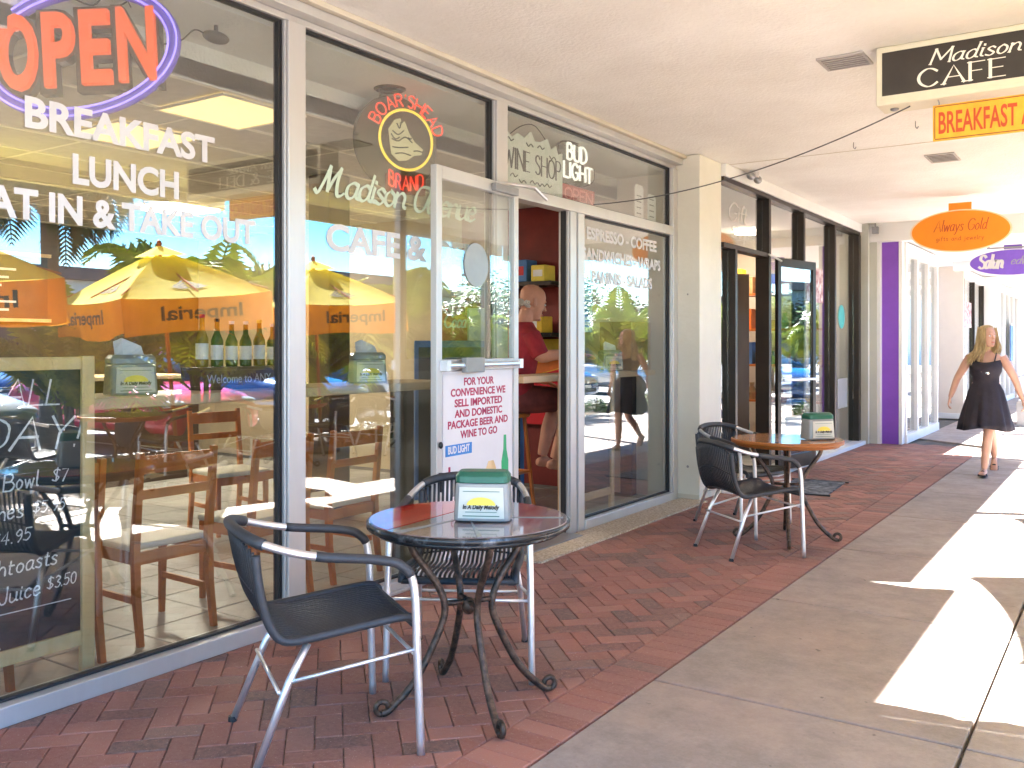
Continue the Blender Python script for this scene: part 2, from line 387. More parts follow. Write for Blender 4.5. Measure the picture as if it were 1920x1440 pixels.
def smooth_path(P, k=6, closed=False):
    P = [Vector(p) for p in P]; n = len(P); out = []
    rng = range(n) if closed else range(n-1)
    for i in rng:
        p0 = P[(i-1) % n] if closed or i > 0 else P[i]; p1 = P[i]; p2 = P[(i+1) % n]; p3 = P[(i+2) % n] if closed or i+2 < n else P[(i+1) % n]
        for j in range(k):
            t = j/k
            out.append(.5*((2*p1)+(-p0+p2)*t+(2*p0-5*p1+4*p2-p3)*t*t+(-p0+3*p1-3*p2+p3)*t*t*t))
    if not closed: out.append(P[-1])
    return out

# text from the built-in font, as mesh.  o: origin of baseline, u: reading direction, v: up
def text(name, s, o, u, v, size, m, parent=None, width=None, ext=.0006, bold=0., align='LEFT', shear=0., bevel=0., world=None, sp=1.):
    cu = bpy.data.curves.new(name, 'FONT'); cu.body = s; cu.size = size/.70; cu.extrude = ext; cu.offset = bold
    cu.align_x = align; cu.shear = shear; cu.bevel_depth = bevel; cu.space_character = sp; cu.space_line = .85
    cu.resolution_u = 4
    to = bpy.data.objects.new(name, cu); COL.objects.link(to)
    bpy.context.view_layer.update()
    dg = bpy.context.evaluated_depsgraph_get()
    me = bpy.data.meshes.new_from_object(to.evaluated_get(dg))
    bpy.data.objects.remove(to); bpy.data.curves.remove(cu)
    u = Vector(u).normalized(); v = Vector(v).normalized(); n = u.cross(v)
    xs = [p.co.x for p in me.vertices]; x0, x1 = min(xs), max(xs)
    sx = width/(x1-x0) if width else 1.
    off = Vector(o) - (Vector(world) if world is not None else Vector())
    for p in me.vertices:
        c = p.co.copy(); cx = c.x
        if width:
            cx = (c.x-x0)*sx
            if align == 'CENTER': cx -= width/2
        p.co = off + u*cx + v*c.y + n*c.z
    me.materials.clear(); me.materials.append(M[m])
    ob = bpy.data.objects.new(name, me); COL.objects.link(ob)
    if parent is not None: ob.parent = parent
    return ob

# ------------------------------------------------------------------ a stroke alphabet (hand lettering, neon, script)
G = {
'A': (.72, "0,0 .36,1 .72,0|.14,.36 .58,.36"), 'B': (.6, "0,0 0,1|~0,1 .35,1 .5,.78 .35,.54 0,.54|~0,.54 .4,.54 .58,.28 .4,0 0,0"),
'C': (.68, "~.66,.82 .5,.97 .3,1 .08,.8 0,.5 .08,.2 .3,0 .5,.03 .66,.18"), 'D': (.64, "0,0 0,1|~0,1 .3,1 .58,.8 .64,.5 .58,.2 .3,0 0,0"),
'E': (.5, ".5,0 0,0|0,0 0,1|0,1 .5,1|0,.52 .42,.52"), 'F': (.48, "0,0 0,1|0,1 .5,1|0,.52 .4,.52"),
'G': (.7, "~.66,.82 .5,.97 .3,1 .08,.8 0,.5 .08,.2 .3,0 .5,.03 .66,.2|.66,.2 .66,.45 .42,.45"),
'H': (.64, "0,0 0,1|.64,0 .64,1|0,.52 .64,.52"), 'I': (.06, ".03,0 .03,1"), 'J': (.4, "~.38,1 .38,.3 .3,.03 .12,0 0,.15"),
'K': (.6, "0,0 0,1|.58,1 0,.42|.2,.6 .6,0"), 'L': (.48, "0,1 0,0|0,0 .5,0"), 'M': (.8, "0,0 .06,1|.06,1 .4,.25|.4,.25 .74,1|.74,1 .8,0"),
'N': (.66, "0,0 0,1|0,1 .66,0|.66,0 .66,1"), 'O': (.72, "~.36,1 .1,.85 0,.5 .1,.15 .36,0 .62,.15 .72,.5 .62,.85 .36,1"),
'P': (.54, "0,0 0,1|~0,1 .38,1 .54,.76 .38,.5 0,.5"), 'R': (.6, "0,0 0,1|~0,1 .36,1 .52,.76 .36,.52 0,.52|.3,.52 .6,0"),
'S': (.5, "~.48,.85 .3,1 .08,.9 .06,.68 .26,.53 .46,.38 .48,.14 .26,0 .02,.12"), 'T': (.6, ".3,0 .3,1|0,1 .6,1"),
'U': (.62, "~0,1 0,.35 .08,.06 .31,0 .54,.06 .62,.35 .62,1"), 'V': (.66, "0,1 .33,0|.33,0 .66,1"), 'W': (.95, "0,1 .24,0|.24,0 .48,.8|.48,.8 .71,0|.71,0 .95,1"),
'Y': (.6, "0,1 .3,.48|.6,1 .3,.48|.3,.48 .3,0"), '&': (.75, "~.72,0 .35,.5 .18,.78 .28,1 .46,.92 .42,.68 .1,.38 .04,.14 .24,0 .5,.1 .68,.42"),
'$': (.44, "~.44,.8 .24,.9 .04,.76 .2,.5 .42,.3 .22,.08 .0,.18|.22,1 .22,0"), '!': (.1, ".08,1 .04,.3|.03,.08 .03,.02"), '.': (.08, ".03,.06 .03,0"), '-': (.3, "0,.4 .26,.4"), "'": (.1, ".06,1 .03,.8"),
'0': (.42, "~.21,.9 .04,.7 .04,.2 .21,0 .38,.2 .38,.7 .21,.9"), '3': (.4, "~.02,.82 .2,.9 .36,.7 .16,.48 .38,.26 .2,0 0,.1"), '4': (.42, ".3,0 .3,.9 0,.3 .42,.3"),
'5': (.4, ".38,.9 .06,.9 .04,.52|~.04,.52 .24,.56 .38,.32 .22,.02 .0,.08"), '7': (.4, "0,.88 .4,.88 .14,0"), '9': (.4, "~.36,.62 .2,.44 .04,.64 .2,.9 .36,.7 .34,.3 .2,0"), ')': (.3, "~0,.3 .12,-.1 .3,.05"),
'a': (.46, "~.4,.5 .24,.58 .05,.42 .04,.12 .18,0 .34,.14 .4,.5|~.4,.56 .39,.12 .5,.03"), 'b': (.42, "0,1 0,.05|~0,.35 .2,.56 .4,.34 .3,.04 .0,.05"),
'c': (.38, "~.36,.48 .2,.58 .03,.38 .06,.1 .2,0 .38,.12"), 'd': (.46, "~.4,.45 .24,.58 .05,.42 .04,.12 .18,0 .34,.14 .4,.45|~.44,1 .39,.4 .39,.1 .5,.03"),
'e': (.4, "~.04,.3 .34,.36 .3,.55 .16,.56 .03,.34 .08,.06 .22,0 .4,.12"), 'f': (.3, "~.34,.9 .22,1 .12,.7 .1,0|0,.55 .28,.55"),
'g': (.42, "~.38,.5 .22,.58 .03,.36 .1,.06 .26,.06 .38,.5|~.38,.56 .36,-.15 .2,-.34 .02,-.22"), 'h': (.42, "0,1 0,0|~0,.35 .2,.56 .36,.42 .38,0"),
'i': (.14, "~.06,.56 .05,.12 .16,.03|.08,.8 .085,.74"), 'j': (.2, "~.12,.56 .1,-.2 -.1,-.25|.12,.8 .12,.74"), 'k': (.4, "0,1 0,0|.34,.56 .02,.26 .38,0"), 'l': (.14, "~.06,1 .05,.15 .16,.03"),
'm': (.66, "0,.56 0,0|~0,.38 .17,.56 .3,.42 .3,0|~.3,.38 .47,.56 .6,.42 .62,.0"), 'n': (.42, ".02,.56 0,0|~0,.36 .2,.57 .35,.44 .35,.1 .46,.03"),
'o': (.42, "~.2,.57 .05,.42 .04,.14 .2,0 .36,.16 .36,.42 .2,.57"), 'p': (.42, "0,.56 0,-.35|~0,.35 .2,.56 .4,.34 .28,.02 .0,.08"), 'r': (.3, ".02,.56 0,0|~0,.34 .14,.54 .3,.52"),
's': (.34, "~.32,.48 .18,.58 .05,.46 .16,.32 .32,.16 .2,0 .0,.08"), 't': (.28, "~.12,.85 .1,.12 .26,.03|0,.56 .26,.56"), 'u': (.44, "~.02,.56 .02,.14 .16,0 .34,.16 .38,.56|~.38,.56 .38,.1 .48,.03"),
'v': (.38, "~.0,.56 .08,.3 .16,0|~.16,0 .3,.3 .38,.58"), 'w': (.58, ".0,.56 .14,0|.14,0 .28,.5|.28,.5 .42,0|.42,0 .56,.56"), 'x': (.36, "0,.56 .36,0|.36,.56 0,0"), 'y': (.4, ".0,.56 .18,.05|~.4,.56 .2,0 .08,-.3 -.04,-.3"), 'z': (.36, "0,.55 .36,.55|.36,.55 0,0|0,0 .36,0"),
' ': (.3, ""),
# script capitals
'\x01': (.95, "~-.08,.1 .02,0 .1,.2 .2,.6 .28,1|~.28,1 .3,.6 .34,.12|~.34,.12 .48,.6 .66,1|~.66,1 .62,.5 .68,.06 .8,.02 .92,.14"),
'\x02': (.8, "~.62,.9 .5,1 .2,.95 .05,.6 .08,.15 .3,0 .5,.2 .68,1|~.68,1 .64,.3 .72,.02 .84,.1"),
}
def strokes(s, gap=.14, shear=0., jit=0.):
    x = 0; out = []
    for ch in s:
        wd, d = G[ch]
        for st in d.split('|'):
            if not st: continue
            sm = st[0] == '~'
            if sm: st = st[1:]
            P = [tuple(float(q) for q in p.split(',')) for p in st.split()]
            jx, jy = random.uniform(-jit, jit), random.uniform(-jit, jit)
            P = [Vector((x+a+b*shear+jx, b+jy+random.uniform(-jit, jit)*.4, 0)) for a, b in P]
            if sm: P = smooth_path(P, 5)
            out.append(P)
        x += wd+gap
    return out, x-gap
def ribbon_text(name, s, o, u, v, h, m, parent=None, width=None, pen=.09, thin=None, nib=0., shear=0., gap=.14, jit=0., serif=0., world=None, centre=False, wob=0.):
    st, W = strokes(s, gap, shear, jit); mb = MB()
    u = Vector(u).normalized(); v = Vector(v).normalized(); n = u.cross(v)
    off = Vector(o) - (Vector(world) if world is not None else Vector())
    sx = width/W if width else h
    if centre: off = off - u*(W*sx/2)
    thin = pen if thin is None else thin
    k = 0
    def rib(P, wf):
        nonlocal k
        vs = []; lift = n*(.0004+.00012*(k % 9)); k += 1
        for i, p in enumerate(P):
            a = P[max(0, i-1)]; b = P[min(len(P)-1, i+1)]; t = Vector(((b.x-a.x)*sx, (b.y-a.y)*h))
            if t.length < 1e-9: t = Vector((1, 0))
            t.normalize(); ang = math.atan2(t.y, t.x)
            ww = (thin+(pen-thin)*abs(math.sin(ang-nib)))*h/2 if wf is None else wf*h/2
            if wob: ww *= 1+random.uniform(-wob, wob)
            q = off + u*(p.x*sx) + v*(p.y*h) + lift; d = u*(-t.y)+v*t.x
            e = (u*t.x+v*t.y)*ww*.6 if i == len(P)-1 else ((u*t.x+v*t.y)*-ww*.6 if i == 0 else Vector())
            vs += [q+e+d*ww, q+e-d*ww]
        mb.add(vs, [(2*i, 2*i+1, 2*i+3, 2*i+2) for i in range(len(P)-1)])
    for P in st:
        rib(P, None)
        if serif:
            for q, r2 in ((P[0], P[1]), (P[-1], P[-2])):
                if abs(q.y-r2.y) > abs(q.x-r2.x)*.8 and (q.y < .05 or q.y > .93 or .5 < q.y < .6):
                    rib([q+Vector((-serif, 0, 0)), q+Vector((serif, 0, 0))], thin*1.1)
    return mb.build(name, m, parent)
def tube_text(name, s, place, h, r, m, parent=None, gap=.18, width=None):
    """place(x, y)->Vector maps text plane to local space; x in 0..W"""
    st, W = strokes(s, gap); mb = MB()
    for P in st:
        mb.tube([place(p.x/W, p.y) for p in P], r, 6)
    return mb.build(name, m, parent, smooth=True)

AX, AY, AZV = Vector((1, 0, 0)), Vector((0, 1, 0)), Vector((0, 0, 1))
# ================================================================== SETTING
def clip(poly, a, b, c):      # keep a*x+b*y+c >= 0
    out = []
    for i in range(len(poly)):
        p, q = poly[i], poly[(i+1) % len(poly)]
        dp, dq = a*p[0]+b*p[1]+c, a*q[0]+b*q[1]+c
        if dp >= 0: out.append(p)
        if dp*dq < 0: t = dp/(dp-dq); out.append((p[0]+(q[0]-p[0])*t, p[1]+(q[1]-p[1])*t))
    res = []
    for p in out:
        if not res or (abs(p[0]-res[-1][0])+abs(p[1]-res[-1][1])) > 1e-3: res.append(p)
    if len(res) > 1 and abs(res[0][0]-res[-1][0])+abs(res[0][1]-res[-1][1]) < 1e-3: res.pop()
    return res
def area(p): return .5*sum(p[i][0]*p[(i+1) % len(p)][1]-p[(i+1) % len(p)][0]*p[i][1] for i in range(len(p)))
# brick paving : 45 degree herringbone with soldier border
mb = MB(); W_ = .1; c45 = math.cos(R(45))
HP = [(1, 0, -.015), (-1, 0, 1.585), (0, 1, .6), (-.585, -.81, 12.57)]
rnd = random.Random(3)
for i in range(-140, 160):
    for j in range(-20, 200):
        k = (i-j) % 4
        if k == 0: x0, x1, y0, y1 = i, i+2, j, j+1
        elif k == 2: x0, x1, y0, y1 = i, i+1, j-1, j+1
        else: continue
        cx = ((x0+x1)/2-(y0+y1)/2)*W_*c45; cy = ((x0+x1)/2+(y0+y1)/2)*W_*c45
        if not (-.2 < cx < 1.8 and -.8 < cy < 14): continue
        P = [((a-b)*W_*c45, (a+b)*W_*c45) for a, b in ((x0, y0), (x1, y0), (x1, y1), (x0, y1))]
        for h in HP:
            P = clip(P, *h)
            if len(P) < 3: break
        if len(P) < 3 or area(P) < 4e-4: continue
        mb.tn = min(1, max(0, rnd.gauss(.5, .33)))
        mb.slab(P, rnd.uniform(-.0015, .001), .0035, .03, .003)
y = -.6
while y < 13:
    P = [(1.588, y), (1.81, y), (1.81, y+.1), (1.588, y+.1)]
    P = clip(P, *HP[3]) if y > 11 else P
    if len(P) >= 3 and area(P) > 4e-4:
        mb.tn = min(1, max(0, rnd.gauss(.62, .2))); mb.slab(P, rnd.uniform(-.001, .001), .0035, .03, .003)
    y += .1
struct(mb.build("brick_paving", M['brick'], tone=True))
# concrete walkway slabs
mb = MB()
xs = [1.813, 2.995, 4.18, 5.36]; ys = [-2+ -0.0 + 4.03 - 3*1.5 + 1.5*k for k in range(0, 24)]
for a, b in zip(xs, xs[1:]):
    for c, d in zip(ys, ys[1:]):
        mb.tn = rnd.random(); P = [(a, c), (b, c), (b, d), (a, d)]
        mb.slab(P, 0, .004, .08, .013)
for c, d in zip(ys, ys[1:]):
    if d > 12.8:
        for a, b in ((.8, 1.813),):
            P = clip([(a, max(c, 10)), (b, max(c, 10)), (b, d), (a, d)], .585, .81, -12.57)
            if len(P) > 2: mb.tn = rnd.random(); mb.slab(P, -.001, .005, .08, .006)
mb.tn = .5; mb.slab([(-.0, 33.1), (5.36, 33.1), (5.36, 75), (0, 75)], 0, .005, .08, .006)
struct(mb.build("concrete_walkway", M['conc'], tone=True))
mb = MB(); mb.bx(-.1, 5.37, -4, 75, -.34, -.0305); struct(mb.build("walkway_base", 'grout'))
mb = MB(); mb.bx(0.0, 1.806, -.6, 12.75, -.0295, -.0085); struct(mb.build("sand_bed", 'sand'))
mb = MB(); mb.bx(5.38, 5.53, -40, 75, -.361, .0); struct(mb.build("kerb", 'kerb', bev=.01))
mb = MB(); mb.bx(5.53, 7.2, -40, 75, -.361, -.05); struct(mb.build("planting_bed", 'soil'))
mb = MB(); mb.bx(7.2, 7.36, -40, 75, -.361, -.01); struct(mb.build("kerb", 'kerb', bev=.01))
mb = MB(); mb.add([(-300, -300, -.15), (600, -300, -.15), (600, 600, -.15), (-300, 600, -.15)], [(0, 1, 2, 3)])
struct(mb.build("parking_lot", 'asphalt'))
mb = MB()
for k in range(14): mb.bx(7.8, 12.6, -14+k*2.8, -13.9+k*2.8, -.149, -.145)
struct(mb.build("parking_lines", 'white'))

# walkway ceiling (roof canopy)
mb = MB(); mb.bx(-.2, 5.10, -6, 6.9, 3.12, 3.55); mb.bx(-.2, 4.85, 6.9, 13.72, 3.121, 3.55); mb.bx(3.96, 4.85, 13.73, 14.05, 3.121, 3.55)
struct(mb.build("walkway_ceiling", 'soffit'))
mb = MB(); mb.bx(-.2, 3.95, 13.98, 75, 2.90, 3.55); struct(mb.build("walkway_ceiling", 'soffit2'))
mb = MB(); mb.bx(5.10, 5.16, -6, 6.9, 2.93, 3.72); mb.bx(4.85, 4.91, 6.92, 13.72, 2.93, 3.72)
struct(mb.build("roof_fascia", 'signbox', bev=.006))
mb = MB(); mb.bx(.0, 4.85, 13.72, 13.98, 2.86, 3.56); struct(mb.build("ceiling_beam", 'soffit2', bev=.01))
mb = MB(); mb.bx(.2, 4.84, 8.44, 8.452, 3.117, 3.12); struct(mb.build("ceiling_seam", 'header'))
for Yb in (18.2, 22.4, 27): mb = MB(); mb.bx(.8, 3.9, Yb, Yb+.2, 2.74, 2.90); struct(mb.build("ceiling_beam", 'white', bev=.01))

# ================================================================== CAFE
cafe = thing("cafe_shopfront", "aluminium framed cafe shopfront with big lettered windows, nearest shop on the left", "shopfront", (0, 4, 0))
C0 = (0, 4, 0)
for ya, yb in ((.2, 3.13), (3.255, 4.92), (6.09, 7.70)): mb = MB(); mb.bx(-.07, .06, ya, yb, 0, .075); mb.build("sill", 'alu', cafe, bev=.004, world=C0)
mb = MB(); mb.bx(-.09, .10, .2, 7.81, 3.035, 3.085); mb.bx(-.05, .03, .2, 7.81, 3.0, 3.034); mb.build("head_frame", 'alu', cafe, bev=.004, world=C0)
mb = MB(); mb.bx(-.12, .13, .2, 7.83, 3.088, 3.118); mb.build("header", 'header', cafe, bev=.004, world=C0)
def mullion(y0, y1, z0=0., z1=3.0):
    m1 = MB(); m1.bx(-.06, .045, y0+.012, y1, z0, z1); m1.bx(-.05, .03, y0-.0, y0+.010, z0, z1)
    o = m1.build("mullion", 'alu', cafe, bev=.004, world=C0)
    m2 = MB(); m2.bx(-.03, .012, y0-.010, y0-.002, z0, z1); m2.bx(-.03, .012, y1+.002, y1+.010, z0, z1)
    m2.build("gasket", 'gasket', o, world=C0)
mullion(3.13, 3.255); mullion(4.92, 5.056); mullion(5.87, 5.965, 0, 2.39); mullion(5.985, 6.09, 0, 2.39); mullion(7.70, 7.81)
mb = MB(); mb.bx(-.06, .05, 5.06, 7.70, 2.39, 2.47); mb.build("transom_bar", 'alu', cafe, bev=.004, world=C0)
def pane(y0, y1, z0, z1, parts=()):
    m1 = MB(); m1.bx(-.006, .0, y0, y1, z0, z1); o = m1.build("window_pane", 'glass', cafe, world=C0)
    m2 = MB()
    for a, b, c, d in ((y0, y1, z0, z0+.011), (y0, y1, z1-.014, z1), (y0, y0+.008, z0+.012, z1-.015), (y1-.010, y1, z0+.012, z1-.015)):
        m2.bx(-.022, .012, a, b, c, d)
    m2.build("gasket", 'gasket', o, world=C0)
    return o
p1 = pane(.2, 3.113, .077, 2.999); p2 = pane(3.27, 4.90, .077, 2.999); p3 = pane(5.06, 7.68, 2.472, 2.999); p4 = pane(6.106, 7.68, .077, 2.389)
def lett(s, y0, y1, z, h, par=p1, bold=.0035, m='vinyl', sp=1.): text("lettering", s, (.0012, y0, z), AY, AZV, h, m, par, width=y1-y0, bold=bold+.002, world=C0, sp=sp)
lett("BREAKFAST", 1.865, 2.735, 2.232, .112)
lett("LUNCH", 2.055, 2.545, 2.045, .112)
lett("EAT IN & TAKE OUT", 1.665, 2.97, 1.882, .108)
ribbon_text("lettering", "\x01adison \x02venue", (.0012, 3.37, 2.185), AY, AZV, .15, 'vinylg', p2, width=1.37, pen=.18, thin=.07, nib=.5, shear=.22, gap=.02, world=C0)
lett("CAFE & DELI", 3.44, 4.80, 1.90, .135, p2, .004)
lett("ESPRESSO - COFFEE", 6.20, 7.45, 2.222, .088, p4, .003)
lett("SANDWICHES - WRAPS", 6.13, 7.53, 2.06, .088, p4, .003)
lett("PANINIS - SALADS", 6.28, 7.36, 1.89, .088, p4, .003)
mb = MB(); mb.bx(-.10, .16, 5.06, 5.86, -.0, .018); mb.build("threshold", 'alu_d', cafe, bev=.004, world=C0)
mb = MB(); mb.bx(.062, .34, 5.0, 7.80, -.02, .012); mb.build("kerb_stone", 'thresh', cafe, bev=.006, world=C0)
# door leaf, swung open flat against the second window
dx, dy = .085-.135, 5.09-4.16; L_ = math.hypot(dx, dy); hinge = Vector((.085, 5.09, 0)); ang = math.atan2(dy, dx)
# local: x from free edge(0) to hinge(L_), y toward walkway = -normal
door = bpy.data.objects.new("door", None); COL.objects.link(door); door.parent = cafe
door.location = Vector((.135, 4.16, 0))-Vector(C0); door.rotation_euler = (0, 0, ang)
H_ = 2.445
mb = MB()
for a, b, c, d in ((0, .055, .02, H_), (L_-.055, L_, .02, H_), (.0565, L_-.0565, H_-.075, H_), (.0565, L_-.0565, .02, .14), (.0565, L_-.0565, 1.245, 1.315)):
    mb.bx(a, b, -.022, .022, c, d)
mb.build("door_frame", 'alu', door, bev=.003)
mb = MB(); mb.bx(.057, L_-.057, -.004, .004, 1.317, H_-.077); mb.build("door_glass", 'glass', door)
mb = MB(); mb.bx(.057, L_-.057, -.008, .008, .142, 1.243); mb.build("door_panel", 'paper', door)
mb = MB(); mb.tube([(.06, -.06, 1.28), (L_-.06, -.06, 1.28)], .016, 10); mb.bx(.03, .07, -.075, -.023, 1.25, 1.31); mb.bx(L_-.07, L_-.03, -.075, -.023, 1.25, 1.31)
mb.build("push_bar", 'tube', door, smooth=False)
mb = MB(); mb.bx(.22, .42, -.085, -.045, 1.235, 1.325); mb.build("bar_label", 'clear_p', door, bev=.005)
mb = MB(); mb.ell((.03, -.03, .82), .014, .014, .02); mb.build("lock", 'black', door); mb = MB(); mb.bx(.018, .042, -.045, -.022, .55, .66); mb.build("latch_plate", 'black', door)
mb = MB(); mb.lathe([(0.001, 0), (.135, 0), (.135, .003), (.001, .003)], 36, (.44, -.006, 1.895), Matrix.Rotation(R(90), 3, 'X')); mb.build("round_decal", 'clear_p', door)
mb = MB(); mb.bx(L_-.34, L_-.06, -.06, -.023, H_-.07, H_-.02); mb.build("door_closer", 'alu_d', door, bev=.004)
mb = MB(); mb.tube([(.085, 4.88, 2.45), (.16, 5.2, 2.455), (.07, 5.50, 2.42)], .011, 8); mb.build("closer_arm", 'tube', cafe, world=C0)

# poster on the door's lower panel (a flat printed sheet)
post = thing("poster", "white poster about package beer and wine on the open door", "poster", (.135, 4.16, 0), ang)
mb = MB(); mb.bx(.075, L_-.075, -.0125, -.0105, .18, 1.225); mb.build("sheet", 'paper', post)
for i, (s, wd) in enumerate((("FOR YOUR", .34), ("CONVENIENCE WE", .62), ("SELL IMPORTED", .54), ("AND DOMESTIC", .54), ("PACKAGE BEER AND", .68), ("WINE TO GO", .42))):
    text("lettering", s, (L_/2, -.0128, 1.158-i*.0635), (1, 0, 0), AZV, .044, 'magenta', post, width=wd*1.0, bold=.002, align='CENTER')
mb = MB(); mb.bx(.10, .38, -.0142, -.0127, .742, .808); bl = mb.build("blue_label", 'blue_i', post)
text("lettering", "BUD LIGHT", (.24, -.0145, .757), (1, 0, 0), AZV, .042, 'paper', bl, width=.23, bold=.002, align='CENTER')
mb = MB(); mb.prism([(-.04, 0), (.04, 0), (.042, .15), (.018, .23), (.014, .32), (-.014, .32), (-.018, .23), (-.042, .15)], (.77, -.0127, .50), (1, 0, 0), AZV, (0, -.0015, 0)); mb.build("bottle_picture", 'green_g', post)
mb = MB(); mb.prism([(-.05, 0), (.05, 0), (.06, .08), (.03, .13), (-.03, .13), (-.06, .08)], (.6, -.0127, .54), (1, 0, 0), AZV, (0, -.0015, 0)); mb.build("cake_picture", 'pine', post)
mb = MB(); mb.prism([(0, 0), (.42, 0), (.34, .06), (.2, .13), (.06, .14), (0, .1)], (.15, -.0127, .50), (1, 0, 0), AZV, (0, -.0015, 0)); mb.build("pale_picture", 'clear_p', post)
mb = MB(); mb.bx(.13, .15, -.0142, -.0127, .62, .68); mb.build("red_bar", 'magenta', post)

# interior shell
mb = MB()
for i in range(0, 15):
    for j in range(-3, 17):
        x0 = -.10-.45*i; y0 = .0+.45*j
        mb.tn = 0; P = [(x0-.45, y0), (x0, y0), (x0, y0+.45), (x0-.45, y0+.45)]; mb.slab(P, 0., .004, .03, .008)
struct(mb.build("cafe_floor", 'tile'))
mb = MB(); mb.bx(-7, -.1, -1.4, 7.9, -.2, -.012); struct(mb.build("cafe_floor_bed", 'grout'))
mb = MB(); mb.bx(-6.9, -.62, -1.4, 7.9, 2.80, 2.9)
struct(mb.build("cafe_ceiling", 'ctile'))
mb = MB()
for i in range(0, 11): mb.bx(-.65-.61*i-.016, -.65-.61*i+.016, -1.4, 7.88, 2.792, 2.80)
for j in range(0, 8): mb.bx(-6.9, -.63, -1.3+1.22*j-.012, -1.3+1.22*j+.012, 2.789, 2.7915)
struct(mb.build("ceiling_grid", 'grid'))
mb = MB(); mb.bx(-.62, -.09, -1.4, 7.9, 2.99, 3.1); mb.bx(-.64, -.62, -1.4, 7.9, 2.79, 3.1); struct(mb.build("cafe_soffit", 'soffit'))
mb = MB(); mb.bx(-7.0, -6.9, -1.4, 7.9, -.1, 3.1); struct(mb.build("wall", 'brown'))
mb = MB(); mb.bx(-7.0, 0, -1.5, -1.4, -.1, 3.1); struct(mb.build("wall", 'intwall'))
mb = MB(); mb.bx(-1.15, -.1, 7.9, 8.0, -.1, 3.1); struct(mb.build("wall", 'beige'))
mb = MB(); mb.bx(-2.5, -1.15, 7.92, 8.0, -.1, 3.1); struct(mb.build("wall", 'intdark'))
mb = MB(); mb.bx(-7, -2.5, 7.921, 8.0, -.1, 3.1); struct(mb.build("wall", 'intwall'))
mb = MB(); mb.bx(-.25, -.0, -1.4, .19, 0, 3.1); struct(mb.build("wall", 'pillar'))
# lit ceiling lights; the last two are added to brighten the room
lbl = ["lit square ceiling light seen right of the BREAKFAST lettering", "lit ceiling light behind the BREAKFAST lettering", "added bright ceiling panel deep in the cafe, lighting the room", "added bright ceiling panel lighting the back of the cafe"]
for k, (x, yy) in enumerate(((-.97, 3.62), (-2.0, 3.66), (-4.6, 5.9), (-4.6, 2.2))):
    t = thing("ceiling_light", lbl[k], "ceiling light", (x, yy, 2.788), group="square panel lights in the cafe ceiling")
    m1 = MB(); m1.bx(-.29, .29, -.29, .29, -.006, 0); m1.build("diffuser", 'lamp' if k < 2 else 'fill_lamp', t)
    m1 = MB()
    for a, b, c, d in ((-.31, .31, -.31, -.291), (-.31, .31, .291, .31), (-.31, -.291, -.29, .29), (.291, .31, -.29, .29)): m1.bx(a, b, c, d, -.012, 0)
    m1.build("frame", 'grid', t)
t = thing("ceiling_spotlight", "round recessed ring on the cafe soffit above the boar sign", "ceiling fitting", (-.34, 4.32, 2.99))
m1 = MB(); m1.lathe([(.001, 0), (.05, 0), (.085, -.012), (.10, -.004), (.10, .0)], 28); m1.build("ring", 'darkmet', t, smooth=False)
t = thing("track_camera", "small black ceiling device with a cable in the first window", "security camera", (-.30, 2.98, 2.93))
m1 = MB(); m1.ell((0, 0, 0), .045, .075, .03); m1.build("housing", 'black', t, smooth=True)
m1 = MB(); m1.tube([(0, 0, .0), (0, .0, .06)], .01, 8); m1.build("mount", 'black', t)
m1 = MB(); m1.tube(smooth_path([(0, -.07, 0), (0, -.13, -.0), (-.02, -.2, -.07), (-.03, -.35, -.12), (-.02, -.5, -.1)]), .0035, 6); m1.build("cable", 'black', t)

# counters
def counter(y0, y1, lab, legs, xb=-.62):
    t = thing("bar_counter", lab, "counter", (-.4, (y0+y1)/2, 0)); c = (-.4, (y0+y1)/2, 0)
    m1 = MB(); m1.bx(xb, -.2, y0, y1, 1.12, 1.17); m1.build("counter_top", 'counter', t, bev=.006, world=c)
    for ly in legs: m1 = MB(); m1.bx(-.50, -.38, ly-.05, ly+.05, 0, 1.119); m1.build("leg", 'black', t, bev=.004, world=c)
counter(1.0, 4.78, "long pale wood bar counter behind the two left windows", (1.25, 4.55))
counter(5.62, 7.86, "pale wood bar counter behind the door opening and right window", (7.78,), -.50)

# wooden chairs inside
def wood_chair():
    t = thing("wooden_chair", "x", "chair")
    # local: faces +y
    for sx in (-1, 1):
        m1 = MB(); m1.tube([(sx*.20, -.235, 0), (sx*.20, -.20, .22), (sx*.20, -.19, .46), (sx*.20, -.235, .90)], [.019, .022, .024, .02], 4); m1.build("back_leg", 'wood', t)
        m1 = MB(); m1.tube([(sx*.195, .20, 0), (sx*.195, .19, .43)], [.017, .024], 4); m1.build("front_leg", 'wood', t)
    m1 = MB(); m1.bar((-.19, -.228, .84), (.19, -.228, .84), .02, .085); m1.bar((-.19, -.212, .70), (.19, -.212, .70), .018, .045); m1.build("back_rail", 'wood', t, bev=.004)
    m1 = MB(); m1.bar((-.18, -.19, .40), (.18, -.19, .40), .02, .06); m1.bar((-.18, .19, .40), (.18, .19, .40), .02, .06)
    m1.bar((-.195, -.18, .40), (-.195, .18, .40), .02, .06); m1.bar((.195, -.18, .40), (.195, .18, .40), .02, .06); m1.build("seat_frame", 'wood', t, bev=.003)
    m1 = MB(); m1.bx(-.215, .215, -.17, .225, .432, .465); m1.build("seat", 'cream', t, bev=.012)
    for sx in (-1, 1): m1 = MB(); m1.bar((sx*.19, -.17, .2), (sx*.19, .18, .2), .015, .03); m1.build("stretcher", 'wood', t)
    return t
wc = wood_chair(); index_kids()
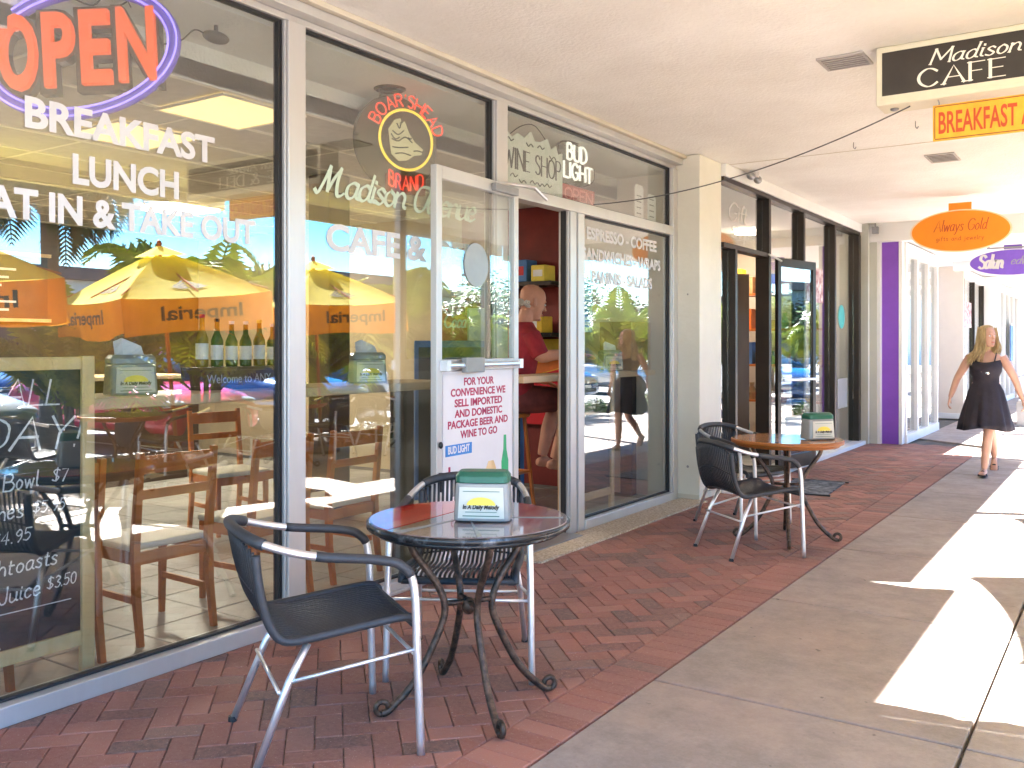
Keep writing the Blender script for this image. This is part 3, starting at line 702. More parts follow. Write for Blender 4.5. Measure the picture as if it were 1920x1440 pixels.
wl = ["orange wooden chair half behind the chalkboard in the first window", "whole orange wooden chair in the middle of the first window", "orange wooden chair right beside the first mullion, first window", "orange wooden chair left of the dark counter leg, second window",
      "wooden chair behind the chalkboard, tucked at the far left"]
for k, (x, yy, rz) in enumerate(((-.52, 2.16, 90), (-.56, 2.79, 88), (-.60, 3.48, 92), (-.62, 4.08, 90), (-.55, 1.50, 90))):
    o = wc if k == 0 else copy_tree(wc)
    o.location = (x, yy, 0); o.rotation_euler = (0, 0, R(rz)); tag(o, wl[k], "chair", "wooden chairs under the window counter")
# second row, facing the other way
for k, (x, yy, rz) in enumerate(((-2.0, 2.6, -70), (-2.2, 4.6, -100))):
    o = copy_tree(wc); o.location = (x, yy, 0); o.rotation_euler = (0, 0, R(rz))
    tag(o, ["orange wooden chair further inside the cafe facing the first window", "orange wooden chair further inside the cafe facing the second window"][k], "chair", "wooden chairs deeper in the cafe")

# chalkboard easels
def easel(y0, y1, lab, top, matf, board=True):
    c = (-.12, (y0+y1)/2, 0); t = thing("chalkboard_easel", lab, "chalkboard", c)
    m1 = MB()
    m1.bx(-.135, -.105, y0, y0+.055, 0, top); m1.bx(-.135, -.105, y1-.055, y1, 0, top)
    m1.bx(-.135, -.107, y0+.056, y1-.056, top-.055, top-.003); m1.bx(-.135, -.107, y0+.056, y1-.056, .165, .225)
    m1.build("easel_frame", matf, t, bev=.003, world=c)
    m1 = MB(); m1.bx(-.14, -.121, y0+.05, y1-.05, .22, top-.05); b = m1.build("slate_board", 'slate' if board else 'carglass', t, world=c)
    return t, c, b
eas, ce, eb = easel(1.50, 2.215, "tall chalkboard in a pine frame with a handwritten menu, first window", 1.355, 'pine')
def chalk(s, y, z, h, wd, rot=0., jit=.03, pen=.10):
    u = Vector((0, math.cos(rot), math.sin(rot))); v = Vector((0, -math.sin(rot), math.cos(rot)))
    ribbon_text("chalk_writing", s, (-.1195, y, z), u, v, h, 'chalk', eb, width=wd, pen=pen, shear=.15, gap=.12, jit=jit, world=(ce), wob=.3)
chalk("Specials", 1.53, 1.215, .05, .22)
chalk("ALL", 1.84, 1.165, .10, .23, -.02, pen=.07); chalk("DAY!", 1.745, 1.00, .125, .40, -.05, pen=.07)
chalk("Fruit Bowl", 1.68, .83, .062, .30, .04); chalk("$7", 2.04, .85, .055, .06)
chalk("Sandwiches", 1.56, .715, .06, .36, .04); chalk("$5.95", 1.96, .735, .05, .13)
chalk("$4.95", 1.80, .63, .052, .15, .03)
chalk("Frenchtoasts", 1.64, .50, .062, .42, .05); chalk("Orange Juice", 1.56, .385, .062, .43, .06); chalk("$3.50", 2.02, .42, .05, .12, .06)
chalk(")", 1.80, .27, .06, .05, -.9)
m1 = MB(); m1.bx(-.1196, -.1188, 1.60, 2.12, .362, .366); m1.build("chalk_underline", 'chalk', eb, world=ce)
eas2, ce2, eb2 = easel(5.99, 6.86, "pale wooden frame board standing behind the glass under ESPRESSO lettering", 1.15, 'counter', False)
sg = thing("menu_sheet", "tall pale blue menu sheet hung in the right window below SANDWICHES", "menu", (-.05, 6.25, 1.5))
m1 = MB(); m1.bx(-.003, 0, -.11, .13, -.0, .62); m1.build("sheet", mat("pale_blue_sheet", (.45, .62, .66), .6), sg)
m1 = MB(); m1.bx(.0005, .0015, -.05, .07, .42, .50); m1.build("picture", 'goods_t', sg)
m1 = MB()
for k in range(9): m1.bx(.0005, .0015, -.08, .08+.02*((k*7) % 3), .04+.04*k, .055+.04*k)
m1.build("printed_lines", 'blue_i', sg)

# napkin dispensers
def dispenser(loc, rz, lab, top, inside=False, cardm='cardp'):
    t = thing("napkin_dispenser", lab, "napkin dispenser", loc, R(rz), "napkin dispensers")
    m1 = MB(); m1.loft([((0, 0, 0), .108, .068, (1, 0, 0), (0, 1, 0)), ((0, 0, .008), .11, .07, (1, 0, 0), (0, 1, 0)), ((0, 0, .135), .103, .062, (1, 0, 0), (0, 1, 0)), ((0, 0, .142), .10, .06, (1, 0, 0), (0, 1, 0))], 20, .35)
    m1.build("case", 'clear_p', t, bev=.003)
    m1 = MB(); m1.loft([((0, 0, .143), .104, .064, (1, 0, 0), (0, 1, 0)), ((0, 0, .168), .104, .062, (1, 0, 0), (0, 1, 0)), ((0, 0, .185), .092, .045, (1, 0, 0), (0, 1, 0))], 20, .4)
    m1.build("lid", top, t, bev=.003)
    for sg_ in (1,):
        m1 = MB(); m1.add([(-.088, -.0735, .012), (.088, -.0735, .012), (.083, -.0655, .128), (-.083, -.0655, .128), (-.088, -.07, .012), (.088, -.07, .012), (.083, -.062, .128), (-.083, -.062, .128)],
                          [(0, 1, 2, 3), (7, 6, 5, 4), (0, 4, 5, 1), (1, 5, 6, 2), (2, 6, 7, 3), (3, 7, 4, 0)])
        cd = m1.build("card", cardm, t)
        uu = Vector((1, 0, 0)); vv = Vector((0, .008, .116)).normalized()
        m1 = MB(); m1.prism([(.055*math.cos(a), .030*math.sin(a)) for a in [math.pi*q/12 for q in range(13)]], (0, -.0735, .062), uu, vv, (0, -.0008, 0)); m1.build("sun_emblem", 'sun_y', cd)
        text("lettering", "In A Daily Melody", (0, -.0745, .048), uu, vv, .016, 'ink', cd, width=.14, bold=.0008, align='CENTER', shear=.2, ext=.0003)
        m1 = MB(); m1.prism([(-.06, 0), (.06, 0), (.06, .002), (-.06, .002)], (0, -.0738, .035), uu, vv, (0, -.0006, 0)); m1.prism([(-.07, 0), (.07, 0), (.07, .003), (-.07, .003)], (0, -.0748, .02), uu, vv, (0, -.0006, 0)); m1.prism([(-.07, 0), (.07, 0), (.07, .002), (-.07, .002)], (0, -.0680, .112), uu, vv, (0, -.0006, 0)); m1.build("printed_rule", 'green_p', cd)
    if inside:
        m1 = MB(); m1.add([(-.07, -.01, .17), (-.03, .01, .17), (.06, -.01, .172), (-.085, -.03, .245), (-.03, .03, .262), (.04, -.02, .225), (.065, .01, .18)], [(0, 1, 4, 3), (1, 2, 5, 4), (2, 6, 5)])
        o = m1.build("napkin", 'paper', t); sl_ = o.modifiers.new("t", 'SOLIDIFY'); sl_.thickness = .004
    return t
dispenser((1.41, 2.88, .734), 28, "napkin dispenser with dark green lid on the near round table", 'green_p')
dispenser((-.361, 2.55, 1.171), 75, "grey napkin dispenser with a loose napkin, first window counter", 'clear_p', True)
dispenser((-.361, 4.14, 1.171), 60, "grey napkin dispenser with a loose napkin, second window counter", 'clear_p', True)
dispenser((1.62, 6.66, .734), 52, "green and white napkin dispenser on the far amber table", 'green_p')
dispenser((-.38, 7.30, 1.171), 60, "pale napkin dispenser beside the cardboard box, right window", 'clear_p', True)

# bottle rack with lettering
rk = thing("display_rack", "little wooden rack with welcome lettering under a row of bottles", "display rack", (-.46, 3.30, 1.171))
m1 = MB(); m1.bx(-.09, .09, -.34, .34, 0, .02); m1.bx(-.09, .09, -.34, .34, .10, .115); m1.bx(.075, .089, -.339, .339, .021, .099); m1.bx(-.09, .07, -.34, -.325, .021, .099); m1.bx(-.09, .07, .325, .34, .021, .099); m1.build("shelf", 'brown', rk)
text("lettering", "Welcome to ANY COFFEE", (.0905, -.32, .035), AY, AZV, .045, 'vinyl', rk, width=.62, ext=.0006)
def bottle(loc, lab, gm, cap, h=.25):
    t = thing("bottle", lab, "bottle", loc, 0, "bottles standing on the display rack")
    m1 = MB(); m1.lathe([(.001, 0), (.03, .001), (.031, .01), (.031, h*.55), (.014, h*.72), (.012, h*.93), (.001, h*.93)], 14); m1.build("bottle_body", gm, t, smooth=True)
    m1 = MB(); m1.lathe([(.001, h*.93), (.0145, h*.93), (.0145, h), (.001, h)], 12); m1.build("cap", cap, t)
    m1 = MB(); m1.lathe([(.0315, h*.15), (.0315, h*.45)], 14); m1.build("bottle_label", 'paper', t)
for k in range(7):
    bottle((-.46, 3.02+.093*k, 1.287), ["red capped amber bottle, first of the rack row", "thin dark bottle second from the left on the rack", "white capped green bottle third on the rack", "green bottle with pale label in the middle of the rack", "amber bottle right of the rack's middle", "green bottle next to last on the rack", "red capped bottle at the right end of the rack"][k],
           ['clearg', 'wineg', 'wineg', 'wineg', 'clearg', 'wineg', 'clearg'][k], ['cokered', 'black', 'paper', 'paper', 'sun_y', 'paper', 'cokered'][k], [.27, .25, .24, .24, .25, .23, .24][k])
t = thing("drinks_cooler", "dark blue drinks cooler deep in the cafe below the soda cartons", "cooler", (-1.7, 6.95, 0), R(-50)); m1 = MB(); m1.bx(-.3, .3, -.5, .5, 0, 1.44); m1.build("cabinet", 'goods_b', t, bev=.01); m1 = MB(); m1.bx(.301, .33, -.46, .46, .12, 1.38); m1.build("cooler_door", 'carglass', t, bev=.005)
t = thing("drinks_carton", "red and white soda carton seen through the door glass", "carton", (-1.7, 6.95, 1.442), R(-50))
m1 = MB(); m1.bx(-.1, .14, -.24, -.01, 0, .32); m1.build("red_box", 'cokered', t, bev=.004); m1 = MB(); m1.bx(-.1, .14, .0, .2, 0, .30); m1.build("white_box", 'paper', t, bev=.004)
ribbon_text("lettering", "Coca", (.1405, -.225, .12), AY, AZV, .12, 'paper', t, width=.2, pen=.17, thin=.07, shear=.2, gap=.04)
m1 = MB(); m1.bx(.1405, .142, .15, .175, .05, .25); m1.build("red_stripe", 'cokered', t)
t = thing("cardboard_box", "plain brown cardboard box on the counter in the right window", "box", (-.40, 7.62, 1.171)); m1 = MB(); m1.bx(-.15, .17, -.2, .2, 0, .44); m1.build("carton_body", 'card', t, bev=.003); m1 = MB(); m1.bx(-.151, .171, -.03, .03, .4405, .4415); m1.build("tape", 'pine', t)

# man's stool and far coloured shelf
st = thing("bar_stool", "orange wooden bar stool under the seated man", "stool", (-.76, 6.25, 0)); st.scale = (1, 1, 1.1)
m1 = MB(); m1.lathe([(.001, .74), (.17, .74), (.18, .755), (.17, .77), (.001, .77)], 24); m1.build("seat", 'wood', st)
for a in range(4):
    ca, sa = math.cos(R(45+90*a)), math.sin(R(45+90*a)); m1 = MB(); m1.tube([(ca*.22, sa*.22, 0), (ca*.13, sa*.13, .74)], .017, 4); m1.build("leg", 'wood', st)
m1 = MB(); P = [(.178*math.cos(R(45+90*a)), .178*math.sin(R(45+90*a)), .33) for a in range(4)]
for a in range(4): m1.tube([P[a], P[(a+1) % 4]], .012, 6)
m1.build("foot_rail", 'wood', st)
sh = thing("wall_shelf", "dark wall shelf behind the seated man, above his head", "shelf", (-1.75, 7.7, 1.98)); m1 = MB(); m1.bx(-.65, .6, -.15, .21, 0, .04); m1.bx(-.65, .6, -.15, .21, -.5, -.46); m1.build("shelf_board", 'bronze', sh)
for k, (x, z, wx, hz, c, lab) in enumerate(((-1.55, 2.021, .2, .22, 'goods_b', "blue packet on the top shelf behind the seated man"), (-1.32, 2.021, .16, .16, 'sun_y', "small yellow packet on the top shelf"), (-1.83, 2.021, .2, .28, 'goods_g', "teal box on the top shelf inside the door"), (-1.45, 1.521, .36, .16, 'goods_y', "wide yellow box on the lower shelf"), (-1.85, 1.521, .3, .24, 'goods_o', "orange box on the lower shelf"))):
    t = thing("packet", lab, "box", (x, 7.68, z)); m1 = MB(); m1.bx(-wx/2, wx/2, -.1, .1, 0, hz); m1.build("carton_body", c, t, bev=.01); m1 = MB(); m1.bx(-wx/3, wx/3, -.102, -.1005, hz*.3, hz*.7); m1.build("label_patch", 'paper' if k % 2 else 'cokered', t)
pc = thing("wall_poster", "yellow, orange and red diagonal wall picture behind the seated man", "picture", (-1.6, 7.9, 1.1)); m1 = MB(); m1.bx(-.5, .5, -.02, 0, -.5, .36); m1.build("panel", 'goods_y', pc); m1 = MB(); m1.prism([(-.5, -.5), (.5, -.5), (.5, .1), (-.5, -.15)], (0, -.021, 0), (1, 0, 0), AZV, (0, -.002, 0)); m1.build("red_field", 'cokered', pc); m1 = MB(); m1.prism([(-.5, -.14), (.5, .11), (.5, .2), (-.5, .0)], (0, -.021, 0), (1, 0, 0), AZV, (0, -.002, 0)); m1.build("orange_field", 'goods_o', pc)
# back of the cafe: serving counter, menu boards
t = thing("serving_counter", "dark serving counter along the back of the cafe", "counter", (-5.2, 3.6, 0)); m1 = MB(); m1.bx(-.35, .35, -2.6, 2.6, 0, 1.05); m1.build("base", 'brown', t); m1 = MB(); m1.bx(-.4, .4, -2.65, 2.65, 1.051, 1.09); m1.build("counter_top", 'counter', t, bev=.005)
for k in range(3):
    t = thing("menu_board", ["left menu board on the back wall of the cafe", "middle menu board on the back wall of the cafe", "right menu board on the back wall of the cafe"][k], "menu board", (-6.88, 1.9+1.6*k, 1.7), group="menu boards on the back wall"); m1 = MB(); m1.bx(0, .03, -.7, .7, 0, .7); m1.build("board", 'slate', t); m1 = MB(); m1.bx(0, .04, -.74, .74, .702, .74); m1.bx(0, .04, -.74, .74, -.04, -.002); m1.build("frame", 'pine', t)
    m1 = MB()
    for q in range(6): m1.bx(.031, .033, -.6, .1+.08*((q*5+k) % 4), .08+.09*q, .105+.09*q)
    m1.build("written_lines", 'chalk', t)
t = thing("support_post", "dark square post inside the second window", "post", (-2.0, 5.45, 0)); m1 = MB(); m1.bx(-.12, .12, -.12, .12, 0, 2.787); m1.build("shaft", 'brown', t, bev=.01); m1 = MB(); m1.bx(-.14, .14, -.14, .14, .001, .12); m1.build("base", 'black', t)

# neon OPEN sign (hung in the first window, turned to the walkway)
def facing(loc, yaw, roll=0.):
    # local x = right, z = up, -y = towards viewer
    return (0, roll, yaw)
os_ = thing("open_sign", "large glowing orange OPEN sign inside a violet oval ring", "neon sign", (-.40, 2.33, 2.705), rot=(R(0), R(-3), R(36)))
E_ = [(.415*math.cos(a), .268*math.sin(a)) for a in [2*math.pi*k/56 for k in range(56)]]
E_ = [(a*math.cos(R(9))-b*math.sin(R(9)), a*math.sin(R(9))+b*math.cos(R(9))) for a, b in E_]
m1 = MB(); m1.tube([(a, .004, b) for a, b in E_], [.030]*56, 10, True); m1.build("ring_backing", 'purple_b', os_, smooth=True)
m1 = MB(); m1.tube([(a*.955, -.024, b*.94) for a, b in E_], .005, 6, True); m1.build("neon_ring", 'purple_n', os_, smooth=True)
m1 = MB(); m1.tube([(a*1.045, -.024, b*1.06) for a, b in E_], .005, 6, True); m1.build("neon_ring", 'purple_n', os_, smooth=True)
for ch, xc, wv in (("O", -.265, .165), ("P", -.085, .135), ("E", .075, .13), ("N", .255, .165)):
    zz = -.155+.03*(xc+.3)
    text("letter_backing", ch, (xc-.012, .03, zz-.004), AX, AZV, .325, 'smoke', os_, width=wv+.045, bold=.030, align='CENTER', ext=.03)
    text("lit_letter", ch, (xc, -.02, zz), AX, AZV, .315, 'orange_n', os_, width=wv, bold=.006, align='CENTER', ext=.014, bevel=.006)
m1 = MB()
for sx in (-.2, .22): m1.tube([(sx, .03, .2), (sx*.6, .05, .385)], .003, 5)
m1.tube(smooth_path([(-.05, .03, .26), (.05, .04, .22), (.12, .05, .29), (.2, .05, .24), (.1, .06, .2)]), .004, 5); m1.build("hanging_wire", 'black', os_)

# round neon sign
bs_ = thing("round_neon_sign", "round neon deli sign with red lettering around a lit yellow ring", "neon sign", (-.25, 4.37, 2.67), rz=R(70))
m1 = MB(); m1.lathe([(.001, .0), (.29, .0), (.30, .012), (.29, .024), (.001, .024)], 48, (0, .12, 0), Matrix.Rotation(R(-90), 3, 'X')); m1.build("disc", 'smoke2', bs_)
m1 = MB(); m1.tube([(.185*math.cos(a), -.0, .185*math.sin(a)) for a in [2*math.pi*k/48 for k in range(48)]], .0085, 8, True); m1.build("neon_ring", 'yellow_n', bs_, smooth=True)
def arc(s0, s1, rr, flip=False):
    def f(x, yv):
        a = R(s0+(s1-s0)*x); r2 = rr+.075*yv
        return Vector((r2*math.cos(a), 0, r2*math.sin(a)))
    return f
tube_text("neon_lettering", "BOAR'SHEAD", arc(158, 14, .205), .08, .0052, 'red_n', bs_)
m1 = MB(); m1.bx(-.12, .15, .02, .05, -.33, -.215); m1.build("panel", mat("dark_red_panel", (.18, .01, .01), .4), bs_)
tube_text("neon_lettering", "BRAND", lambda x, yv: Vector((-.12+.24*x, 0, -.315+.09*yv+.03*(2*x-1)**2)), .09, .0052, 'red_n', bs_)
hogs = [[(-.10, -.02), (-.11, .06), (-.07, .12), (-.03, .135), (-.02, .10), (.0, .12), (.03, .05), (.07, .0), (.13, -.04), (.12, -.075), (.07, -.085), (.02, -.12), (-.04, -.13), (-.09, -.09)]]
m1 = MB(); m1.prism(hogs[0], (0, .03, 0), (1, 0, 0), AZV, (0, -.012, 0)); m1.build("boar_head_emblem", mat("pale_emblem", (.55, .50, .30), .5, emit=(.8, .7, .35), es=.025), bs_)
m1 = MB()
for P in ([(-.09, .05), (-.05, .03), (-.01, .06)], [(-.095, .0), (-.05, -.01), (-.0, .02), (.05, -.01)], [(-.09, -.05), (-.04, -.05), (.02, -.04)], [(-.06, .10), (-.04, .07), (-.03, .11)], [(-.07, -.09), (-.02, -.08), (.04, -.09)], [(.02, .02), (.035, .012), (.045, .02)], [(.06, -.06), (.09, -.055), (.12, -.06)], [(-.1, .03), (-.07, .0), (-.04, .015)]):
    m1.tube(smooth_path([(a, .012, b) for a, b in P], 4), .004, 5)
m1.build("emblem_lines", 'ink', bs_)
m1 = MB(); m1.tube([(-.13, .1, .27), (-.13, .1, .34)], .003, 5); m1.tube([(.12, .1, .27), (.12, .1, .34)], .003, 5); m1.tube([(-.31, .1, 0.02), (-.28, .1, .02)], .01, 5); m1.build("hanging_wire", 'black', bs_)

# wine shop sign
ws = thing("wine_shop_sign", "pale green wooden WINE SHOP sign hanging above the doorway", "sign", (-.05, 5.52, 2.5))
prof = [(-.40, 0), (.40, 0), (.40, .33), (.34, .31), (.31, .37), (.24, .33), (.19, .40), (.10, .36), (.02, .35), (-.03, .41), (-.12, .35), (-.2, .37), (-.27, .33), (-.33, .36), (-.40, .33)]
m1 = MB(); m1.prism(prof, (-.012, 0, 0), AY, AZV, (.012, 0, 0)); m1.build("board", 'signgreen', ws)
ribbon_text("lettering", "WINE SHOP", (.0008, -.37, .12), AY, AZV, .135, 'ink', ws, width=.74, pen=.15, thin=.05, serif=.07, gap=.16)
m1 = MB()
for cy, cz, q in ((-.25, .06, 1), (0, .045, 1), (.2, .05, 1), (-.14, .05, -1), (.1, .06, -1), (-.3, .30, 1), (-.05, .32, -1), (.1, .31, 1), (.26, .28, -1)):
    m1.tube(smooth_path([(.003, cy-.05, cz), (.003, cy-.02, cz+.02*q), (.003, cy+.01, cz), (.003, cy+.04, cz+.015*q)], 4), .0045, 5)
m1.build("vine_ornament", mat("dark_green_paint", (.03, .05, .02), .6), ws)
m1 = MB(); m1.tube(smooth_path([(-.01, -.3, .34), (-.01, -.12, .44), (-.01, .05, .46), (-.01, .25, .34)], 5), .004, 5); m1.build("hanging_wire", 'black', ws)

# beer neon
bn = thing("beer_neon_sign", "BUD LIGHT neon sign with curved tubes in the upper right window", "neon sign", (-.12, 6.28, 2.815))
tube_text("neon_lettering", "BUD", lambda x, yv: Vector((.0, -.17+.30*x, .02+.12*yv)), .12, .010, 'white_n', bn)
tube_text("neon_lettering", "LIGHT", lambda x, yv: Vector((.0, -.22+.44*x, -.125+.12*yv)), .12, .010, 'white_n', bn)
m1 = MB(); m1.tube(smooth_path([(.0, -.28, -.08), (.0, -.30, .1), (.0, -.18, .15), (.0, -.0, .16)], 5), .006, 6); m1.tube(smooth_path([(-.03, -.32, .02), (-.03, -.26, .12), (-.03, -.1, .165), (-.03, .1, .15)], 5), .006, 6); m1.tube(smooth_path([(0, -.2, -.17), (0, .05, -.17), (0, .24, -.1), (0, .26, 0)], 5), .004, 6); m1.build("curved_tube", 'darkmet', bn, smooth=True)
m1 = MB(); m1.prism([(.26*math.cos(a)-.02, (.16*math.sin(a)-.0)) for a in [2*math.pi*k/36 for k in range(36)]], (-.09, 0, 0), AY, AZV, (.008, 0, 0)); m1.build("backing", 'smoke2', bn)
m1 = MB(); m1.tube([(-.08, 0, .12), (-.08, 0, .172)], .004, 5); m1.build("hanging_wire", 'black', bn)
ro = thing("small_open_sign", "small red OPEN sign below the beer neon", "sign", (-.05, 6.17, 2.478))
m1 = MB(); m1.bx(-.012, -.002, -.25, .25, .0, .135); m1.build("board", mat("red_sign_board", (.55, .03, .02), .5), ro, bev=.003)
ribbon_text("lettering", "OPEN", (-.0015, -.21, .025), AY, AZV, .085, mat("pale_red_letters", (.85, .22, .17), .5), ro, width=.42, pen=.2, gap=.14)
for k, (yy, z, h, lab) in enumerate(((7.17, 2.474, .30, "taller white notice in the upper right window"), (7.42, 2.474, .25, "shorter white notice beside the window's right edge"))):
    t = thing("paper_notice", lab, "notice", (-.03, yy, z)); m1 = MB(); m1.prism([(-.085, 0), (.085, 0), (.085, h-.03), (.06, h), (-.06, h), (-.085, h-.03)], (-.002, 0, 0), AY, AZV, (.002, 0, 0)); m1.build("sheet", 'paper', t); m1 = MB()
    for q in range(4): m1.bx(.0004, .001, -.05, .04, .05+q*.05, .06+q*.05)
    m1.build("printed_lines", 'clear_p', t)

# ================================================================== COLUMNS, SECOND SHOP, FAR SHOPS
t = thing("column", "cream painted column between the cafe and the dark framed shop", "column", (.17, 7.97, 0)); m1 = MB(); m1.bx(-.25, .085, -.155, .37, 0, 3.118); m1.build("shaft", 'pillar', t, bev=.006); m1 = MB(); m1.bx(-.24, .083, -.160, -.1555, .0, .05); m1.build("joint_strip", 'header', t)
for zz, rr_ in ((.30, .012), (1.86, .008)): m1 = MB(); m1.ell((-.03, -.157, zz), rr_, .006, rr_); m1.build("bolt", 'alu_d', t)
s2 = thing("shopfront_dark", "dark bronze framed shopfront with its door open, beyond the column", "shopfront", (.25, 11, 0)); C2 = (.25, 11, 0)
s2.name = "dark_framed_shopfront"
m1 = MB(); m1.bx(.10, .30, 8.345, 13.62, 3.0, 3.118); m1.build("header", 'white', s2, bev=.005, world=C2)
m1 = MB(); m1.bx(.16, .28, 8.345, 13.6, 2.955, 2.998); m1.bx(.16, .28, 8.345, 9.615, 2.33, 2.375); m1.build("transom_bar", 'bronze', s2, world=C2)
for ya, yb in ((8.345, 8.62), (9.7, 13.6)): m1 = MB(); m1.bx(.14, .36, ya, yb, -.01, .05); m1.build("sill", 'white', s2, bev=.004, world=C2)
for y0, y1, z0 in ((8.62, 8.68, 0), (9.62, 9.69, 0), (10.86, 10.93, 0), (12.22, 12.29, 0), (13.48, 13.6, 0)):
    m1 = MB(); m1.bx(.14, .29, y0, y1, .05, 2.33 if y0 < 9 else 2.954); m1.build("mullion", 'bronze', s2, bev=.004, world=C2)
for y0, y1, z0, z1 in ((9.70, 10.85, .05, 2.95), (10.94, 12.21, .05, 2.95), (12.30, 13.47, .05, 2.95), (8.345, 9.61, 2.38, 2.95), (8.345, 8.61, .05, 2.33)):
    m1 = MB(); m1.bx(.215, .221, y0, y1, z0, z1); m1.build("window_pane", 'glass2', s2, world=C2)
d2 = bpy.data.objects.new("door", None); COL.objects.link(d2); d2.parent = s2; d2.location = Vector((.31, 9.80, 0))-Vector(C2); d2.rotation_euler = (0, 0, math.atan2(.80, .16))
m1 = MB(); 
for a, b, c, d in ((0, .07, .05, 2.34), (.78, .85, .05, 2.34), (.071, .779, 2.25, 2.34), (.071, .779, .05, .2)): m1.bx(a, b, -.02, .02, c, d)
m1.build("door_frame", 'bronze', d2, bev=.003)
m1 = MB(); m1.bx(.072, .778, -.003, .003, .2, 2.25); m1.build("door_glass", 'glass2', d2)
m1 = MB(); m1.tube([(.06, -.05, 1.02), (.80, -.05, 1.02)], .014, 8); m1.build("push_bar", 'tube', d2)
m1 = MB(); m1.tube([(.02, -.05, 2.3), (-.2, -.02, 2.36)], .01, 6); m1.build("door_closer", 'alu', d2)
m1 = MB(); m1.bx(.2, .55, .004, .006, .35, .62); m1.build("door_notice", 'paper', d2)
ribbon_text("lettering", "Gift", (.225, 8.60, 2.62), AY, AZV, .18, 'vinyl', s2, width=.5, pen=.14, thin=.05, shear=.2, gap=.05, world=C2)
ribbon_text("lettering", "Shop", (.225, 8.66, 2.46), AY, AZV, .12, 'vinyl', s2, width=.5, pen=.14, thin=.05, shear=.2, gap=.05, world=C2)
m1 = MB(); m1.lathe([(.001, 0), (.16, 0), (.16, .003), (.001, .003)], 24, (.224, 12.8, 1.78), Matrix.Rotation(R(90), 3, 'Y')); m1.build("teal_decal", 'goods_g', s2, world=C2)
m1 = MB(); m1.bx(.223, .226, 12.6, 13.1, .55, .95); m1.build("hours_notice", 'clear_p', s2, world=C2)
m1 = MB(); m1.bx(.223, .226, 11.2, 11.9, 1.93, 2.35); nn = m1.build("red_notice", mat("pink_red_print", (.7, .25, .28), .5, 0, .5, 14, alt=(.8, .7, .7)), s2, world=C2)
# second shop interior
mb = MB(); mb.bx(-5, .13, 8.46, 13.7, -.1, .0); struct(mb.build("shop_floor", 'tile'))
mb = MB(); mb.bx(-5, .13, 8.46, 13.7, 2.99, 3.1); struct(mb.build("shop_ceiling", 'soffit2'))
mb = MB(); mb.bx(-5, .1, 13.62, 13.7, 0, 2.99); mb.bx(-5, -4.9, 8.46, 13.61, 0, 2.99); mb.bx(-5, -.2, 8.3, 8.45, 0, 2.99); struct(mb.build("shop_wall", 'beige'))
for k, (x, yy) in enumerate(((-1.2, 10.2), (-2.6, 12.0), (-.9, 12.4))):
    t = thing("ceiling_lamp", ["round lit lamp near the open door of the dark framed shop", "round lit lamp deep in the dark framed shop", "round lit lamp by the far window of the dark framed shop"][k], "ceiling light", (x, yy, 2.985), group="lamps in the dark framed shop"); m1 = MB(); m1.lathe([(.001, -.05), (.2, -.045), (.22, 0), (.001, 0)], 24); m1.build("diffuser", 'lamp2', t, smooth=False); m1 = MB(); m1.lathe([(.222, -.012), (.24, -.012), (.24, 0), (.222, 0)], 24); m1.build("ring", 'alu', t)
gk = 0
gm = ['goods_y', 'goods_t', 'goods_o', 'goods_b', 'goods_t', 'goods_g', 'cream', 'cokered', 'goods_t']
for si, (sx, sy, lab) in enumerate(((-1.3, 11.6, "crowded shelf of small goods seen through the open shop door"), (-.7, 12.9, "display shelf behind the far dark framed window"), (-2.9, 10.6, "tall goods shelf at the back of the dark framed shop"))):
    t = thing("display_shelf", lab, "shelf", (sx, sy, 0), R(-30 if si == 0 else 0)); m1 = MB()
    for q in range(5): m1.bx(-.7, .7, -.2, .2, .1+q*.5, .13+q*.5)
    m1.build("shelf_boards", 'wood', t); m1 = MB(); m1.bx(-.74, -.70, -.2, .2, 0, 2.3); m1.bx(.70, .74, -.2, .2, 0, 2.3); m1.build("side_panel", 'brown', t)
    for q in range(5):
        x = -.62
        while x < .6:
            wv = random.uniform(.07, .16); hv = random.uniform(.12, .36); m1 = MB()
            if random.random() < .5: m1.lathe([(.001, 0), (wv*.4, 0), (wv*.5, hv*.4), (wv*.2, hv*.8), (wv*.25, hv), (.001, hv)], 10, (x+wv/2, -.02, .131+q*.5))
            else: m1.bx(x, x+wv, -.12, .08, .131+q*.5, .131+q*.5+hv)
            m1.build("ware", gm[gk % 9], t); gk += 1; x += wv+.05
t = thing("white_chair", "white seat just inside the dark framed shop window", "chair", (-.15, 11.3, 0), R(90)); m1 = MB(); m1.bx(-.22, .22, -.22, .22, .42, .46); m1.build("seat", 'white', t, bev=.01); m1 = MB(); m1.bx(-.22, .22, -.24, -.2, .47, .88); m1.build("backrest", 'white', t, bev=.015)
for a, b in ((-.19, -.19), (.19, -.19), (-.19, .19), (.19, .19)): m1 = MB(); m1.tube([(a, b, 0), (a, b, .42)], .014, 6); m1.build("leg", 'white', t)

